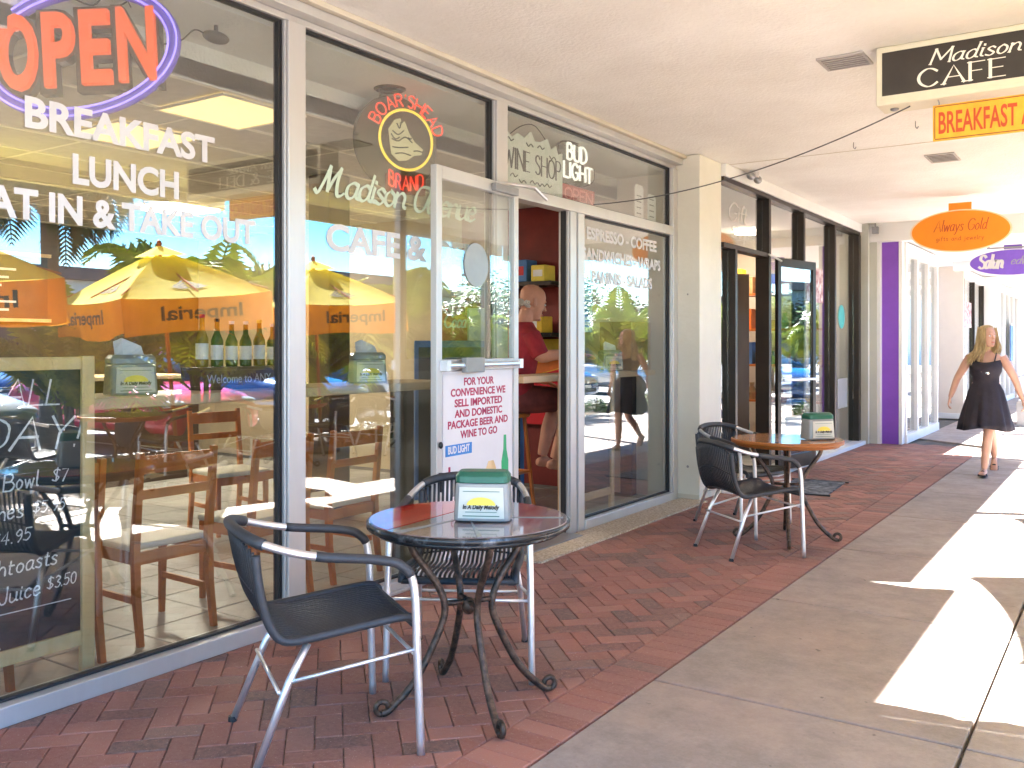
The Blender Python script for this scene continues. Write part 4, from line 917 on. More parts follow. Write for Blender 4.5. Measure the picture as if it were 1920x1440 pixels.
t = thing("column", "grey column with a white edge before the purple wall", "column", (.4, 13.8, 0)); m1 = MB(); m1.bx(-.3, -.02, -.17, -.085, 0, 3.118); m1.bx(-.3, .08, -.08, .1, 0, 2.858); m1.build("shaft", 'pillar_g', t, bev=.004); m1 = MB(); m1.bx(.082, .125, -.07, .1, 0, 2.858); m1.build("trim", 'white', t)
t = thing("purple_wall", "bright purple painted wall pier", "wall", (.65, 13.87, 0)); m1 = MB(); m1.bx(-.122, .10, -.06, .11, 0, 2.858); m1.build("pier_face", 'purple', t, bev=.003); m1 = MB(); m1.bx(.102, .145, -.06, .11, 0, 2.858); m1.build("white_trim", 'white', t)
t = thing("conduit_box", "small grey electrical fitting under the ceiling beside the purple wall", "fitting", (.47, 13.66, 3.02)); m1 = MB(); m1.bx(-.04, .04, -.04, .04, -.05, .05); m1.build("housing", 'alu_d', t, bev=.004); m1 = MB(); m1.tube([(0, 0, .05), (0, 0, .098)], .01, 6); m1.build("pipe", 'alu_d', t)
t = thing("floodlight", "small twin floodlight fixed above the dark framed window", "floodlight", (.38, 8.9, 3.06)); m1 = MB(); m1.ell((0, -.1, 0), .04, .06, .04); m1.ell((0, .1, -.01), .04, .06, .04); m1.build("lamp_head", 'alu_d', t, smooth=True); m1 = MB(); m1.bx(-.03, .03, -.05, .05, .0, .058); m1.build("base", 'alu', t)

def far_shop(name, lab, y0, y1, x, frame, n, top=2.86, zs=.12, signs=()):
    c = (x, (y0+y1)/2, 0); t = thing(name, lab, "shopfront", c)
    m1 = MB(); m1.bx(x-.1, x+.02, y0, y1, top-.18, top); m1.build("header", 'white', t, world=c); m1 = MB(); m1.bx(x-.1, x+.03, y0, y1, 0, zs); m1.build("sill", 'white', t, world=c)
    for k in range(n+1):
        yy = y0+(y1-y0-.08)*k/n; m1 = MB(); m1.bx(x-.09, x+.015, yy, yy+.08, zs+.001, top-.181); m1.build("mullion", frame, t, world=c)
    for k in range(n):
        ya = y0+(y1-y0-.08)*k/n+.081; yb = y0+(y1-y0-.08)*(k+1)/n-.001; m1 = MB(); m1.bx(x-.04, x-.034, ya, yb, zs+.001, top-.181); m1.build("window_pane", 'glass2', t, world=c)
    m1 = MB(); m1.bx(x-2.5, x-2.4, y0, y1, 0, top); m1.bx(x-2.4, x-.11, y0, y1, -.05, -.0); m1.bx(x-2.4, x-.11, y0, y1, top+.001, top+.03); m1.build("interior_wall", 'beige', t, world=c)
    return t, c
far_shop("white_framed_shopfront", "white framed shop windows just past the purple wall", 13.99, 16.6, .80, 'white', 3)
t = thing("beige_wall", "beige recessed wall panel beyond the white framed windows", "wall", (.4, 19.3, 0)); m1 = MB(); m1.bx(-1.2, .42, 0, .12, 0, 2.898); m1.build("wall_panel", 'beige', t); m1 = MB(); m1.bx(-1.2, -1.1, -2.7, -.001, 0, 2.898); m1.build("recess_side", 'white', t); m1 = MB(); m1.bx(-1.1, .42, -.03, -.001, .0, .1); m1.build("skirting", 'white', t)
ft, fc = far_shop("bronze_framed_shopfront", "dark framed shop window with a red notice, beyond the beige wall", 19.45, 22.3, .80, 'bronze', 2)
m1 = MB(); m1.bx(.77, .775, 19.6, 20.7, 1.75, 2.25); m1.build("red_notice", mat("red_notice_print", (.65, .12, .12), .5, 0, .5, 10, alt=(.85, .75, .75)), ft, world=fc)
far_shop("pale_far_shopfront", "pale far shop windows behind the walking woman", 22.6, 29, .85, 'white', 6)
far_shop("last_far_shopfront", "farthest pale shop windows along the walkway", 29.2, 44, .9, 'white', 9)
for k, yy in enumerate((22.32, 29.02)):
    t = thing("white_pilaster", ["white pilaster past the red notice window", "farther white pilaster between the pale shops"][k], "pilaster", (.85, yy, 0)); m1 = MB(); m1.bx(-.1, .22, 0, .25, 0, 2.738 if k < 0 else 2.89); m1.build("shaft", 'white', t, bev=.01); m1 = MB(); m1.bx(-.1, .26, -.03, .28, 0, .15); m1.build("base", 'white', t)
t = thing("blue_banner", "small blue panel on the far shopfronts at the photo's right edge", "panel", (.92, 26.6, 1.0)); m1 = MB(); m1.bx(0, .02, -.3, .3, 0, .9); m1.build("panel", 'goods_b', t); m1 = MB(); m1.bx(0, .03, -.33, .33, .902, .94); m1.build("rail", 'alu', t)
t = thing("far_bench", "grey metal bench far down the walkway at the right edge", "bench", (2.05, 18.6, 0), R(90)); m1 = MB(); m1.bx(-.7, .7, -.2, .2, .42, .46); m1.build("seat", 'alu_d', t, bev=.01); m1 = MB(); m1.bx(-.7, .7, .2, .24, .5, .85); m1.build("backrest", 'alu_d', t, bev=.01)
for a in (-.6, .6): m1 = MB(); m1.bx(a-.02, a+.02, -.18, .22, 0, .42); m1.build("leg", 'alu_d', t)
for k, (yy, cc) in enumerate(((14.5, 'goods_b'), (15.3, 'goods_t'), (16.1, 'cream'))):
    t = thing("display_stand", ["blue topped display stand, first white framed window", "tan topped display stand, middle white framed window", "cream topped display stand, last white framed window"][k], "display stand", (.3, yy, 0)); m1 = MB(); m1.lathe([(.001, 0), (.16, 0), (.16, .02), (.02, .04), (.02, 1.0), (.001, 1.0)], 14); m1.build("stem", 'bronze', t, smooth=False)
    for q in range(4): m1 = MB(); m1.lathe([(.001, 0), (.10+.03*(q % 2), .02), (.12, .16), (.05, .24), (.001, .25)], 12, (0, .05*(q % 2), 1.0+.26*q)); m1.build("ware", [cc, 'goods_o', 'bronze', 'goods_g'][q], t, smooth=True)
# end wall so the far end reads as a white walled passage
t = thing("end_wall", "white wall closing the far end of the walkway", "wall", (2.4, 46, 0)); m1 = MB(); m1.bx(-2.4, 2.8, 0, .3, 0, 2.898); m1.build("wall_panel", 'white', t); m1 = MB(); m1.bx(-.6, .4, -.05, -.001, .0, 2.1); m1.build("door", 'bronze', t)
for k, yy in enumerate((17.2, 23.2, 29.2, 35.2, 41.2)):
    t = thing("canopy_post", ["nearest", "second", "third", "fourth", "last"][k] + " white canopy post beyond the walking woman on the street side", "post", (3.78, yy, 0), group="white posts along the canopy edge"); m1 = MB(); m1.bx(-.1, .1, -.1, .1, 0, 2.899); m1.build("shaft", 'white', t, bev=.01)

# ================================================================== HANGING SIGNS, CEILING FITTINGS
mg = thing("hanging_sign", "cream sign cabinet with a dark brown cafe name face under the ceiling", "sign", (3.15, 5.60, 2.78))
m1 = MB(); m1.bx(-.90, .90, 0, .22, .0, .338); m1.build("cabinet", 'signbox', mg, bev=.008)
m1 = MB(); m1.bx(-.87, .87, -.004, .0, .025, .052); m1.bx(-.87, .87, -.004, .0, .302, .325); m1.bx(-.895, -.868, -.004, 0, .025, .325); m1.bx(.868, .895, -.004, 0, .025, .325); m1.build("retainer_trim", 'signbox', mg)
for sgn, yq, uq in ((-1, -.003, 1), (1, .2235, -1)):
    m1 = MB(); m1.bx(-.866, .866, min(yq, yq+.0025), max(yq, yq+.0025), .053, .301); fc_ = m1.build("sign_face", 'signface', mg)
    yo = yq-.001 if sgn < 0 else yq+.0035
    ribbon_text("lettering", "Madison Avenue", (-.61*uq, yo, .193), (uq, 0, 0), AZV, .080, 'signtxt', fc_, width=.90, pen=.15, thin=.05, nib=.15, shear=.22, gap=.10, serif=.06)
    ribbon_text("lettering", "CAFE & DELI", (-.67*uq, yo, .072), (uq, 0, 0), AZV, .098, 'signtxt', fc_, width=1.08, pen=.17, thin=.05, gap=.2, serif=.09)
m1 = MB(); m1.ell((-.82, .11, -.004), .025, .025, .012); m1.build("cable_gland", 'alu_d', mg)
bn2 = thing("banner_sign", "yellow orange banner reading BREAKFAST hung below the cafe sign", "banner", (3.005, 5.62, 2.545))
m1 = MB(); m1.bx(-.455, .455, 0, .02, .0, .20); m1.build("board", 'banner', bn2, bev=.002)
m1 = MB()
for a, b, c, d in ((-.445, .445, .006, .011), (-.445, .445, .188, .193), (-.447, -.442, .012, .187), (.442, .447, .012, .187)): m1.bx(a, b, -.0025, -.0005, c, d); m1.bx(a, b, .0205, .0225, c, d)
m1.build("border_line", 'orange_d', bn2)
text("lettering", "BREAKFAST AND LUNCH", (-.425, -.0012, .04), AX, AZV, .118, 'bannert', bn2, width=.85, bold=.003, ext=.0008)
text("lettering", "BREAKFAST AND LUNCH", (.425, .0212, .04), -AX, AZV, .118, 'bannert', bn2, width=.85, bold=.003, ext=.0008)
for sx in (-.43, .43): m1 = MB(); m1.tube(smooth_path([(sx, .01, .19), (sx+.006, .01, .21), (sx, .01, .232)], 4), .0035, 6); m1.build("hook", 'alu_d', bn2)
def oval(name, lab, loc, rx, rz_, face, edge, gr):
    t = thing(name, lab, "sign", loc, group=gr)
    P = [(rx*math.cos(a), rz_*math.sin(a)) for a in [2*math.pi*k/48 for k in range(48)]]
    m1 = MB(); m1.prism(P, (0, 0, 0), (1, 0, 0), AZV, (0, .04, 0)); m1.build("edge", edge, t)
    m1 = MB(); m1.prism([(a*.965, b*.94) for a, b in P], (0, -.003, 0), (1, 0, 0), AZV, (0, .0029, 0)); f = m1.build("sign_face", face, t)
    m1 = MB(); m1.bx(-.12, .12, .008, .032, rz_*.9, rz_+.08); m1.build("bracket", face, t); return t, f
ov, of = oval("oval_sign", "orange oval shop sign hanging from the ceiling", (1.83, 11.7, 2.72), .535, .245, 'orange', 'pale_o', None)
ribbon_text("lettering", "Always Gold", (0, -.0035, .0), AX, AZV, .13, 'bannert', of, width=.55, pen=.08, thin=.03, shear=.25, gap=.1, centre=True)
ribbon_text("lettering", "gifts and jewelry", (0, -.0035, -.11), AX, AZV, .05, 'bannert', of, width=.5, pen=.1, gap=.16, centre=True)
ov2, of2 = oval("oval_sign", "violet oval shop sign with white swirl lettering, far right", (2.0, 15.6, 2.64), .60, .20, 'purple_s', 'white', None)
ribbon_text("lettering", "Salon", (-.30, -.0035, -.08), AX, AZV, .20, 'vinyl', of2, width=.32, pen=.22, thin=.09, shear=.2, gap=.02, centre=True)
ribbon_text("lettering", "edward", (.18, -.0035, -.03), AX, AZV, .12, 'clear_p', of2, width=.42, pen=.13, thin=.05, shear=.3, gap=.06, centre=True)
m1 = MB(); m1.bx(-.35, .25, .0, .03, .21, .235); m1.bx(-.34, -.31, .0, .03, .236, .25); m1.build("rail", 'alu_d', ov2)
def vent(loc, sx, sy, lab, rz=0):
    t = thing("ceiling_vent", lab, "vent", loc, rz, "vents in the walkway ceiling"); m1 = MB(); m1.bx(-sx, sx, -sy, sy, -.004, 0); m1.build("backing", 'gasket', t); m1 = MB()
    for a, b, c, d in ((-sx-.015, sx+.015, -sy-.015, -sy), (-sx-.015, sx+.015, sy, sy+.015), (-sx-.015, -sx, -sy, sy), (sx, sx+.015, -sy, sy)): m1.bx(a, b, c, d, -.012, 0)
    m1.build("frame", 'ventg', t); m1 = MB()
    for q in range(6): yy = -sy+.02+q*(2*sy-.04)/5; m1.bx(-sx+.001, sx-.001, yy-.01, yy+.01, -.009, -.0045)
    m1.build("slats", 'ventg', t)
vent((2.04, 5.74, 3.119), .12, .12, "square grey vent in the ceiling left of the cafe sign"); vent((2.04, 9.2, 3.12), .11, .18, "small vent in the ceiling beneath the banner's far side"); vent((2.3, 1.2, 3.119), .12, .12, "ceiling vent near the viewer, seen only in reflections")
for k, (x, yy) in enumerate(((1.52, 8.1), (2.1, 7.6))):
    t = thing("ceiling_hook", ["tiny ceiling hook above the sagging cable, left", "tiny ceiling hook above the sagging cable, right"][k], "hook", (x, yy, 3.118)); m1 = MB(); m1.tube(smooth_path([(0, 0, 0), (0, 0, -.04), (.012, 0, -.055), (.02, 0, -.04)], 4), .004, 6); m1.build("hook_wire", 'alu_d', t)
a = Vector((2.42, 5.68, 2.775)); b = Vector((.06, 6.2, 2.475)); P = []
for i in range(41):
    q = i/40; p = a.lerp(b, q); p.z -= .20*4*q*(1-q)*.55; P.append(p)
m1 = MB(); m1.tube(P, .004, 6); tag(m1.build("sagging_cable", 'cable'), "thin grey cable sagging from the cafe sign to the shopfront", "cable")
dm = thing("door_mat", "small grey patterned mat on the bricks by the second shop", "mat", (.82, 9.2, 0), R(4)); m1 = MB(); m1.bx(-.22, .28, -.5, .4, .0015, .012); m1.build("mat_field", 'mat', dm, bev=.003); m1 = MB(); m1.bx(-.25, .31, -.53, -.501, .001, .014); m1.bx(-.25, .31, .401, .43, .001, .014); m1.build("mat_edge", 'black', dm)
# ================================================================== OUTDOOR FURNITURE
def bistro_chair():
    t = thing("bistro_armchair", "x", "chair")
    U = [(-.285, .245, 0), (-.280, .235, .30), (-.276, .225, .55), (-.272, .19, .625), (-.266, .11, .655), (-.255, -.06, .678), (-.240, -.16, .70), (-.20, -.25, .73), (-.11, -.295, .75)]
    full = U + [(0, -.305, .755)] + [(-x, y, z) for x, y, z in reversed(U)]
    sp = smooth_path(full, 5); n = len(sp)
    m1 = MB(); m1.tube(sp, .0135, 10); m1.build("arm_frame", 'tube', t, smooth=True)
    seg = 5
    for s0, s1 in ((2*seg+2, 5*seg+1), (n-1-(5*seg+1), n-1-(2*seg+2))):
        m1 = MB(); m1.tube(sp[s0:s1+1], .0165, 10); m1.build("arm_sleeve", 'sleeve', t, smooth=True)
    m1 = MB(); m1.tube(sp[7*seg-1:n-7*seg+1], .019, 10); m1.build("back_roll", 'sleeve', t, smooth=True)
    for sx in (-1, 1):
        m1 = MB(); m1.tube([(sx*.205, -.10, .392), (sx*.218, -.16, .28), (sx*.235, -.27, .0)], .0125, 10); o = m1.build("rear_leg", 'tube', t, smooth=True)
        m2 = MB(); m2.lathe([(.001, 0), (.016, 0), (.015, .018), (.001, .018)], 10, (sx*.235, -.27, 0)); m2.build("foot_cap", 'black', o)
        m2 = MB(); m2.ell((sx*.226, -.20, .16), .006, .006, .006, n=6, k=4); m2.build("bolt", 'chrome', o)
    for pa, pb in (((-.222, -.19, .25), (.222, -.19, .25)), ((-.278, .23, .33), (.278, .23, .33)), ((-.277, .23, .35), (-.222, -.16, .28)), ((.277, .23, .35), (.222, -.16, .28))):
        m1 = MB(); m1.tube([pa, pb], .007, 8); m1.build("stretcher", 'tube', t, smooth=True)
    # shell profile back->seat ; y,z pairs
    pr = smooth_path([(-.31, .75, 0), (-.285, .62, 0), (-.245, .50, 0), (-.19, .43, 0), (-.10, .415, 0), (.05, .43, 0), (.20, .445, 0), (.245, .43, 0), (.25, .40, 0)], 5)
    def P(x, i, dz=0.):
        y, z, _ = pr[i]; k = i/len(pr); bow = .0 if k > .5 else (1-k*2)
        return (x*(1+.10*bow*0), y + bow*.9*(x*x)*1.1, z - bow*.06*(abs(x)/.23)**2 - .018*(1-(x/.23)**2)*(1 if .45 < k < .9 else 0) + dz)
    m1 = MB(); nst = 23
    for q in range(nst):
        x = -.205+.41*q/(nst-1); m1.tube([P(x, i) for i in range(0, len(pr)-2, 2)]+[P(x, len(pr)-2)], .0062, 6)
    m1.build("woven_strands", 'wicker', t, smooth=True)
    m1 = MB()
    for i in (6, 14, 24, 33): m1.tube([P(x, i, -.007) for x in [-.21+.42*j/8 for j in range(9)]], .005, 5)
    m1.build("cross_weave", 'wicker', t, smooth=True)
    m1 = MB()
    for sx in (-1, 1): m1.tube([P(sx*.222, i) for i in range(len(pr)-1)], .0145, 8)
    m1.tube([P(-.222, len(pr)-3), P(-.1, len(pr)-3), P(.1, len(pr)-3), P(.222, len(pr)-3)], .0145, 8)
    m1.build("shell_frame", 'sleeve', t, smooth=True)
    return t
bc = bistro_chair(); index_kids()
bl_ = ["black woven aluminium armchair nearest the viewer, left of the near table", "black woven armchair behind the near round table, facing the viewer", "black woven armchair in front of the far amber table, back to the viewer", "black woven armchair between the column and the far amber table"]
for k, (x, yy, fx, fy) in enumerate(((1.065, 2.38, .53, .85), (1.03, 3.27, .51, -.86), (1.31, 6.10, .62, .78), (.93, 7.02, .80, -.30))):
    o = bc if k == 0 else copy_tree(bc)
    o.location = (x, yy, 0); o.rotation_euler = (0, 0, math.atan2(fy, fx)-R(90)); o.scale = (1.07, 1.07, 1.03) if k < 2 else (1, 1, 1); tag(o, bl_[k], "chair", "woven bistro armchairs on the bricks")

def bistro_table(loc, lab, top, r, rz, red=False):
    t = thing("bistro_table", lab, "table", loc, R(rz))
    m1 = MB(); m1.lathe([(.001, .706), (r-.006, .706), (r, .711), (r, .724), (r-.004, .729), (.001, .729)], 72); m1.build("tabletop", top, t)
    m1 = MB(); m1.lathe([(r+.0005, .700), (r+.006, .702), (r+.007, .722), (r+.001, .7265)], 72); m1.tube([((r-.03)*math.cos(a), (r-.03)*math.sin(a), .692) for a in [2*math.pi*k/48 for k in range(48)]], .012, 6, True); m1.build("rim", 'rim' if red else 'orange_d', t, smooth=True)
    if red:
        m1 = MB(); m1.prism([((r-.008)*math.cos(R(a)), (r-.008)*math.sin(R(a))) for a in range(100, 250, 6)], (0, 0, .7292), (1, 0, 0), (0, 1, 0), (0, 0, .0012)); m1.build("red_print", 'tabler', t)
        m1 = MB()
        for a0, a1, r0, r1 in ((250, 256, .05, r-.01), (20, 24, .08, r-.02), (300, 303, .05, r-.01)):
            m1.prism([(r0*math.cos(R(a0)), r0*math.sin(R(a0))), (r1*math.cos(R(a0)), r1*math.sin(R(a0))), (r1*math.cos(R(a1)), r1*math.sin(R(a1))), (r0*math.cos(R(a1)), r0*math.sin(R(a1)))], (0, 0, .7292), (1, 0, 0), (0, 1, 0), (0, 0, .001))
        m1.build("pale_streaks", 'clear_p', t)  # thin pale radial streaks laid on the top
    for k in range(4):
        a = R(90*k+45); ca, sa = math.cos(a), math.sin(a)
        prof = [(r*.62, .69), (r*.58, .62), (.135, .49), (.098, .40), (.115, .31), (.21, .13), (.31, .03), (.345, .016)]
        P = smooth_path([(ca*q, sa*q, z) for q, z in prof], 5)
        m1 = MB(); m1.tube(P, .0145, 8, flat=1.0)
        P2 = [(ca*(.345+.024*math.sin(R(b))), sa*(.345+.024*math.sin(R(b))), .037-.024*math.cos(R(b))) for b in range(0, 300, 25)]
        m1.tube(P2, .011, 8); m1.build("leg", 'darkmet', t, smooth=True)
    m1 = MB()
    for k in range(4): a = R(90*k+45); m1.tube([(.10*math.cos(a), .10*math.sin(a), .405), (0, 0, .40)], .011, 6)
    m1.ell((0, 0, .385), .03, .03, .034); m1.build("hub", 'darkmet', t, smooth=True)
    return t
bistro_table((1.335, 2.885, 0), "round glossy near table with a red and dark top on curled iron legs", 'table1', .388, 11, True)
bistro_table((1.42, 6.60, 0), "round amber wood table on iron legs, farther along the bricks", 'table2', .385, -25)
# ================================================================== PEOPLE
def limb(mb, pts, rad, k=4, n=12):
    sp = smooth_path(pts, k); m = len(pts); r = []
    for i in range(len(sp)):
        q = i/k; a = min(m-1, int(q)); b = min(m-1, a+1); r.append(rad[a]+(rad[b]-rad[a])*(q-a))
    mb.tube(sp, r, n)
def hand(mb, wr, d, side, nrm, s=1., curl=.5, thumb=1):
    """wr wrist, d finger direction, side across the palm, nrm towards the palm (curl direction)"""
    wr = Vector(wr); d = Vector(d).normalized(); side = Vector(side).normalized(); nrm = Vector(nrm).normalized()
    mb.loft([(wr-d*.01*s, .024*s, .018*s, side, nrm), (wr+d*.02*s, .030*s, .015*s, side, nrm), (wr+d*.055*s, .040*s, .014*s, side, nrm), (wr+d*.088*s, .038*s, .012*s, side, nrm)], 12)
    for q, (off, L1) in enumerate(((-.030, .070), (-.010, .080), (.010, .075), (.029, .060))):
        b = wr+d*.082*s+side*off*s; c = curl*(1+.12*q)
        p1 = b+(d*math.cos(c*.4)+nrm*math.sin(c*.4))*L1*.45*s; p2 = p1+(d*math.cos(c*1.3)+nrm*math.sin(c*1.3))*L1*.32*s; p3 = p2+(d*math.cos(c*2.2)+nrm*math.sin(c*2.2))*L1*.25*s
        mb.tube([b, p1, p2, p3], [.0092*s, .0088*s, .008*s, .0062*s], 8)
    b = wr+d*.025*s-side*.028*s*thumb
    p1 = b+(d*.6-side*.75*thumb+nrm*.25).normalized()*.036*s; p2 = p1+(d*.85-side*.3*thumb+nrm*.4).normalized()*.03*s
    mb.tube([wr+d*.015*s-side*.012*s*thumb, b, p1, p2], [.013*s, .012*s, .0095*s, .0075*s], 8)
def foot(mb, an, d, s=1., pitch=0.):
    an = Vector(an); d = Vector(d).normalized(); sd = Vector((d.y, -d.x, 0)).normalized(); u = AZV
    dd = (d*math.cos(pitch)-u*math.sin(pitch)); uu = (u*math.cos(pitch)+d*math.sin(pitch))
    mb.loft([(an-dd*.055*s-uu*.045*s, .022*s, .024*s, sd, uu), (an-dd*.03*s-uu*.04*s, .032*s, .036*s, sd, uu), (an+dd*.03*s-uu*.035*s, .034*s, .04*s, sd, uu), (an+dd*.09*s-uu*.052*s, .040*s, .024*s, sd, uu), (an+dd*.14*s-uu*.062*s, .042*s, .016*s, sd, uu), (an+dd*.172*s-uu*.066*s, .03*s, .010*s, sd, uu)], 12)
def head(mb, c, f, s=1.):
    """c centre of skull, f facing"""
    c = Vector(c); f = Vector(f).normalized(); sd = f.cross(AZV).normalized(); u = sd.cross(f)
    secs = []
    for z, rx, ry, off in ((-.118, .026, .02, .052), (-.108, .040, .038, .045), (-.085, .054, .06, .028), (-.05, .064, .078, .014), (-.015, .071, .088, .006), (.02, .075, .094, .0), (.055, .073, .093, -.004), (.085, .062, .078, -.006), (.105, .042, .052, -.006), (.115, .015, .018, -.006)):
        secs.append((c+u*z*s+f*off*s, rx*s, ry*s, sd, f))
    mb.loft(secs, 18)
    mb.tube([c+f*.085*s+u*.015*s, c+f*.10*s-u*.012*s, c+f*.113*s-u*.034*s], [.008*s, .011*s, .014*s], 8)
    mb.ell(c+f*.098*s-u*.068*s, .02*s, .012*s, .009*s); mb.ell(c+f*.085*s-u*.10*s, .02*s, .016*s, .014*s)
    for q in (-1, 1):
        mb.ell(c+sd*.076*s*q-f*.005*s-u*.012*s, .010*s, .016*s, .03*s)
        mb.ell(c+f*.082*s+sd*.030*s*q+u*.022*s, .022*s, .010*s, .007*s)
    return c, f, sd, u
def face_bits(par, c, f, sd, u, s=1.):
    for q in (-1, 1):
        m1 = MB(); m1.ell(c+f*.0855*s+sd*.030*s*q+u*.002*s, .012*s, .009*s, .007*s); o = m1.build("eye", 'paper', par, smooth=True)
        m1 = MB(); m1.ell(c+f*.0925*s+sd*.030*s*q+u*.002*s, .005*s, .0045*s, .005*s); m1.build("pupil", 'ink', o, smooth=True)
    m1 = MB(); m1.tube([c+f*.100*s+sd*-.022*s-u*.067*s, c+f*.110*s-u*.069*s, c+f*.100*s+sd*.022*s-u*.067*s], .0042*s, 6); m1.build("lips", mat("lip_colour", (.42, .10, .09), .5), par, smooth=True)
def body(name, mb, m, par, vox=.005):
    o = mb.build(name, m, par, smooth=True)
    r = o.modifiers.new("remesh", 'REMESH'); r.mode = 'VOXEL'; r.voxel_size = vox; r.use_smooth_shade = True
    q = o.modifiers.new("smooth", 'SMOOTH'); q.iterations = 4; q.factor = .5
    return o
# --- woman walking towards the viewer (front = -y)
wo = thing("person", "woman in a short black strap dress walking towards the viewer, head turned to the street", "person", (2.16, 11.2, 0), R(3))
b = MB()
b.loft([((0, 0, .78), .10, .09, AX, AY), ((0, 0, .86), .165, .115, AX, AY), ((0, 0, .93), .160, .11, AX, AY), ((0, -.005, 1.02), .122, .088, AX, AY), ((0, -.01, 1.12), .135, .098, AX, AY), ((0, -.01, 1.20), .150, .105, AX, AY), ((0, 0, 1.27), .158, .082, AX, AY), ((0, .01, 1.315), .11, .06, AX, AY), ((0, .015, 1.34), .05, .045, AX, AY)], 20)
for q in (-1, 1): b.ell((q*.065, -.075, 1.16), .058, .048, .058)
limb(b, [(0, .015, 1.30), (.004, .01, 1.38), (.008, -.005, 1.43)], [.056, .047, .05])
c_, f_, s_, u_ = head(b, (.015, -.02, 1.495), (.62, -.78, .02), .98)
limb(b, [(-.155, 0, 1.275), (-.215, .02, 1.16), (-.285, .03, 1.03), (-.32, -.03, .91), (-.345, -.07, .83)], [.047, .047, .038, .033, .023])
limb(b, [(.155, 0, 1.275), (.215, .0, 1.16), (.275, .06, 1.03), (.315, .10, .90), (.345, .10, .815)], [.047, .047, .038, .033, .023])
hand(b, (-.346, -.072, .825), (-.22, -.15, -1), (0, -1, .1), (1, .1, 0), .92, .55, 1)
hand(b, (.346, .10, .81), (.2, .0, -1), (0, -1, .0), (-1, .1, 0), .92, .5, 1)
limb(b, [(.075, 0, .84), (.055, -.12, .63), (.035, -.20, .455), (.015, -.23, .27), (-.0, -.27, .085)], [.088, .072, .051, .048, .029], n=14)
limb(b, [(-.075, 0, .84), (-.02, .01, .63), (.04, .06, .455), (.055, .27, .30), (.055, .42, .145)], [.088, .072, .051, .048, .029], n=14)
foot(b, (-.0, -.27, .085), (-.1, -1, 0), .92, -.12); foot(b, (.055, .425, .14), (.0, -1, 0), .92, .75)
wb = body("body", b, 'skin', wo)
face_bits(wo, c_, f_, s_, u_, .98)
# hair
b = MB(); sk = c_
def P3(a, z, r): return sk + (s_*math.cos(a)*r*.98 + f_*math.sin(a)*r*1.15) + u_*z
b.loft([(sk+u_*.122-f_*.012, .03, .03, s_, f_), (sk+u_*.108-f_*.014, .06, .065, s_, f_), (sk+u_*.07-f_*.026, .084, .086, s_, f_), (sk+u_*.03-f_*.036, .088, .082, s_, f_), (sk-u_*.03-f_*.042, .092, .072, s_, f_), (sk-u_*.09-f_*.04, .09, .06, s_, f_), (sk-u_*.16-f_*.035, .082, .045, s_, f_), (sk-u_*.2-f_*.03, .05, .03, s_, f_)], 18)
rh = random.Random(5)
for k in range(46):
    a = R(150+rh.uniform(0, 245)); r0 = .083
    p0 = P3(a, .05+rh.uniform(-.02, .04), r0*.95); p1 = P3(a, -.05, r0*1.1); p2 = P3(a, -.14, r0*1.15)+Vector((-.02*rh.random(), -.02, 0)); 
    p3 = Vector((p2.x*.9-.03-rh.uniform(0, .05), -.075-rh.uniform(0, .04)if p2.x < .02 else p2.y+.02, sk.z-.2-rh.uniform(0, .09)))
    b.tube(smooth_path([p0, p1, p2, p3], 4), [.015]*4+[.014]*4+[.012]*4+[.004], 6)
for k in range(150):
    a = R(140+rh.uniform(0, 265)); p0 = P3(a, .07+rh.uniform(-.03, .04), .088); p1 = P3(a, -.05, .100+rh.uniform(0, .012)); p2 = P3(a, -.14, .105+rh.uniform(0, .03))
    p3 = Vector((p2.x*.9-.03-rh.uniform(0, .07), -.085-rh.uniform(0, .05) if p2.x < .02 else p2.y+.02, sk.z-.2-rh.uniform(0, .12)))
    b.tube(smooth_path([p0, p1, p2, p3], 4), [.004]*12+[.001], 4)
b.build("hair", 'hair', wo, smooth=True)
# dress
b = MB(); nn_ = 72; vs = []
rows = [(1.238, .140, .118, 0, -.022), (1.19, .156, .158, 0, -.022), (1.12, .152, .160, .0, -.018), (1.06, .128, .108, .002, -.01), (.99, .128, .098, .003, -.005), (.90, .172, .13, .008, 0), (.80, .198, .165, .016, 0), (.68, .225, .225, .026, -0.015), (.56, .250, .275, .034, -.02), (.495, .262, .295, .038, -.02)]
for z, rx, ry, fo, yo in rows:
    for j in range(nn_):
        a = 2*math.pi*j/nn_; fd = 1+fo*4*(.5*math.sin(9*a+.6*z*9)+.35*math.sin(15*a+1.2)); fd = 1+(fd-1)*.85
        vs.append((rx*math.cos(a)*fd, yo+ry*math.sin(a)*fd, z+(.02*math.sin(3*a) if z < .5 else 0)-(.03*max(0, -math.sin(a))**3 if z > 1.2 else 0)))
b.add(vs, [(i*nn_+(j+1) % nn_, i*nn_+j, (i+1)*nn_+j, (i+1)*nn_+(j+1) % nn_) for i in range(len(rows)-1) for j in range(nn_)])
dr = b.build("dress", 'dress', wo, smooth=True); q = dr.modifiers.new("t", 'SOLIDIFY'); q.thickness = .004; q.offset = 1
for q in (-1, 1): b = MB(); b.tube(smooth_path([(q*.085, -.115, 1.20), (q*.10, -.075, 1.29), (q*.10, .0, 1.322), (q*.09, .06, 1.28), (q*.08, .09, 1.20)], 5), .006, 6); b.build("strap", 'dress', wo, smooth=True)
b = MB(); b.tube([(-.02, -.168, 1.14), (0, -.172, 1.16), (.02, -.168, 1.14)], .004, 6); b.ell((-.03, -.170, 1.125), .02, .006, .016); b.ell((.025, -.170, 1.10), .02, .006, .016); b.build("hanging_sunglasses", 'chrome', wo)
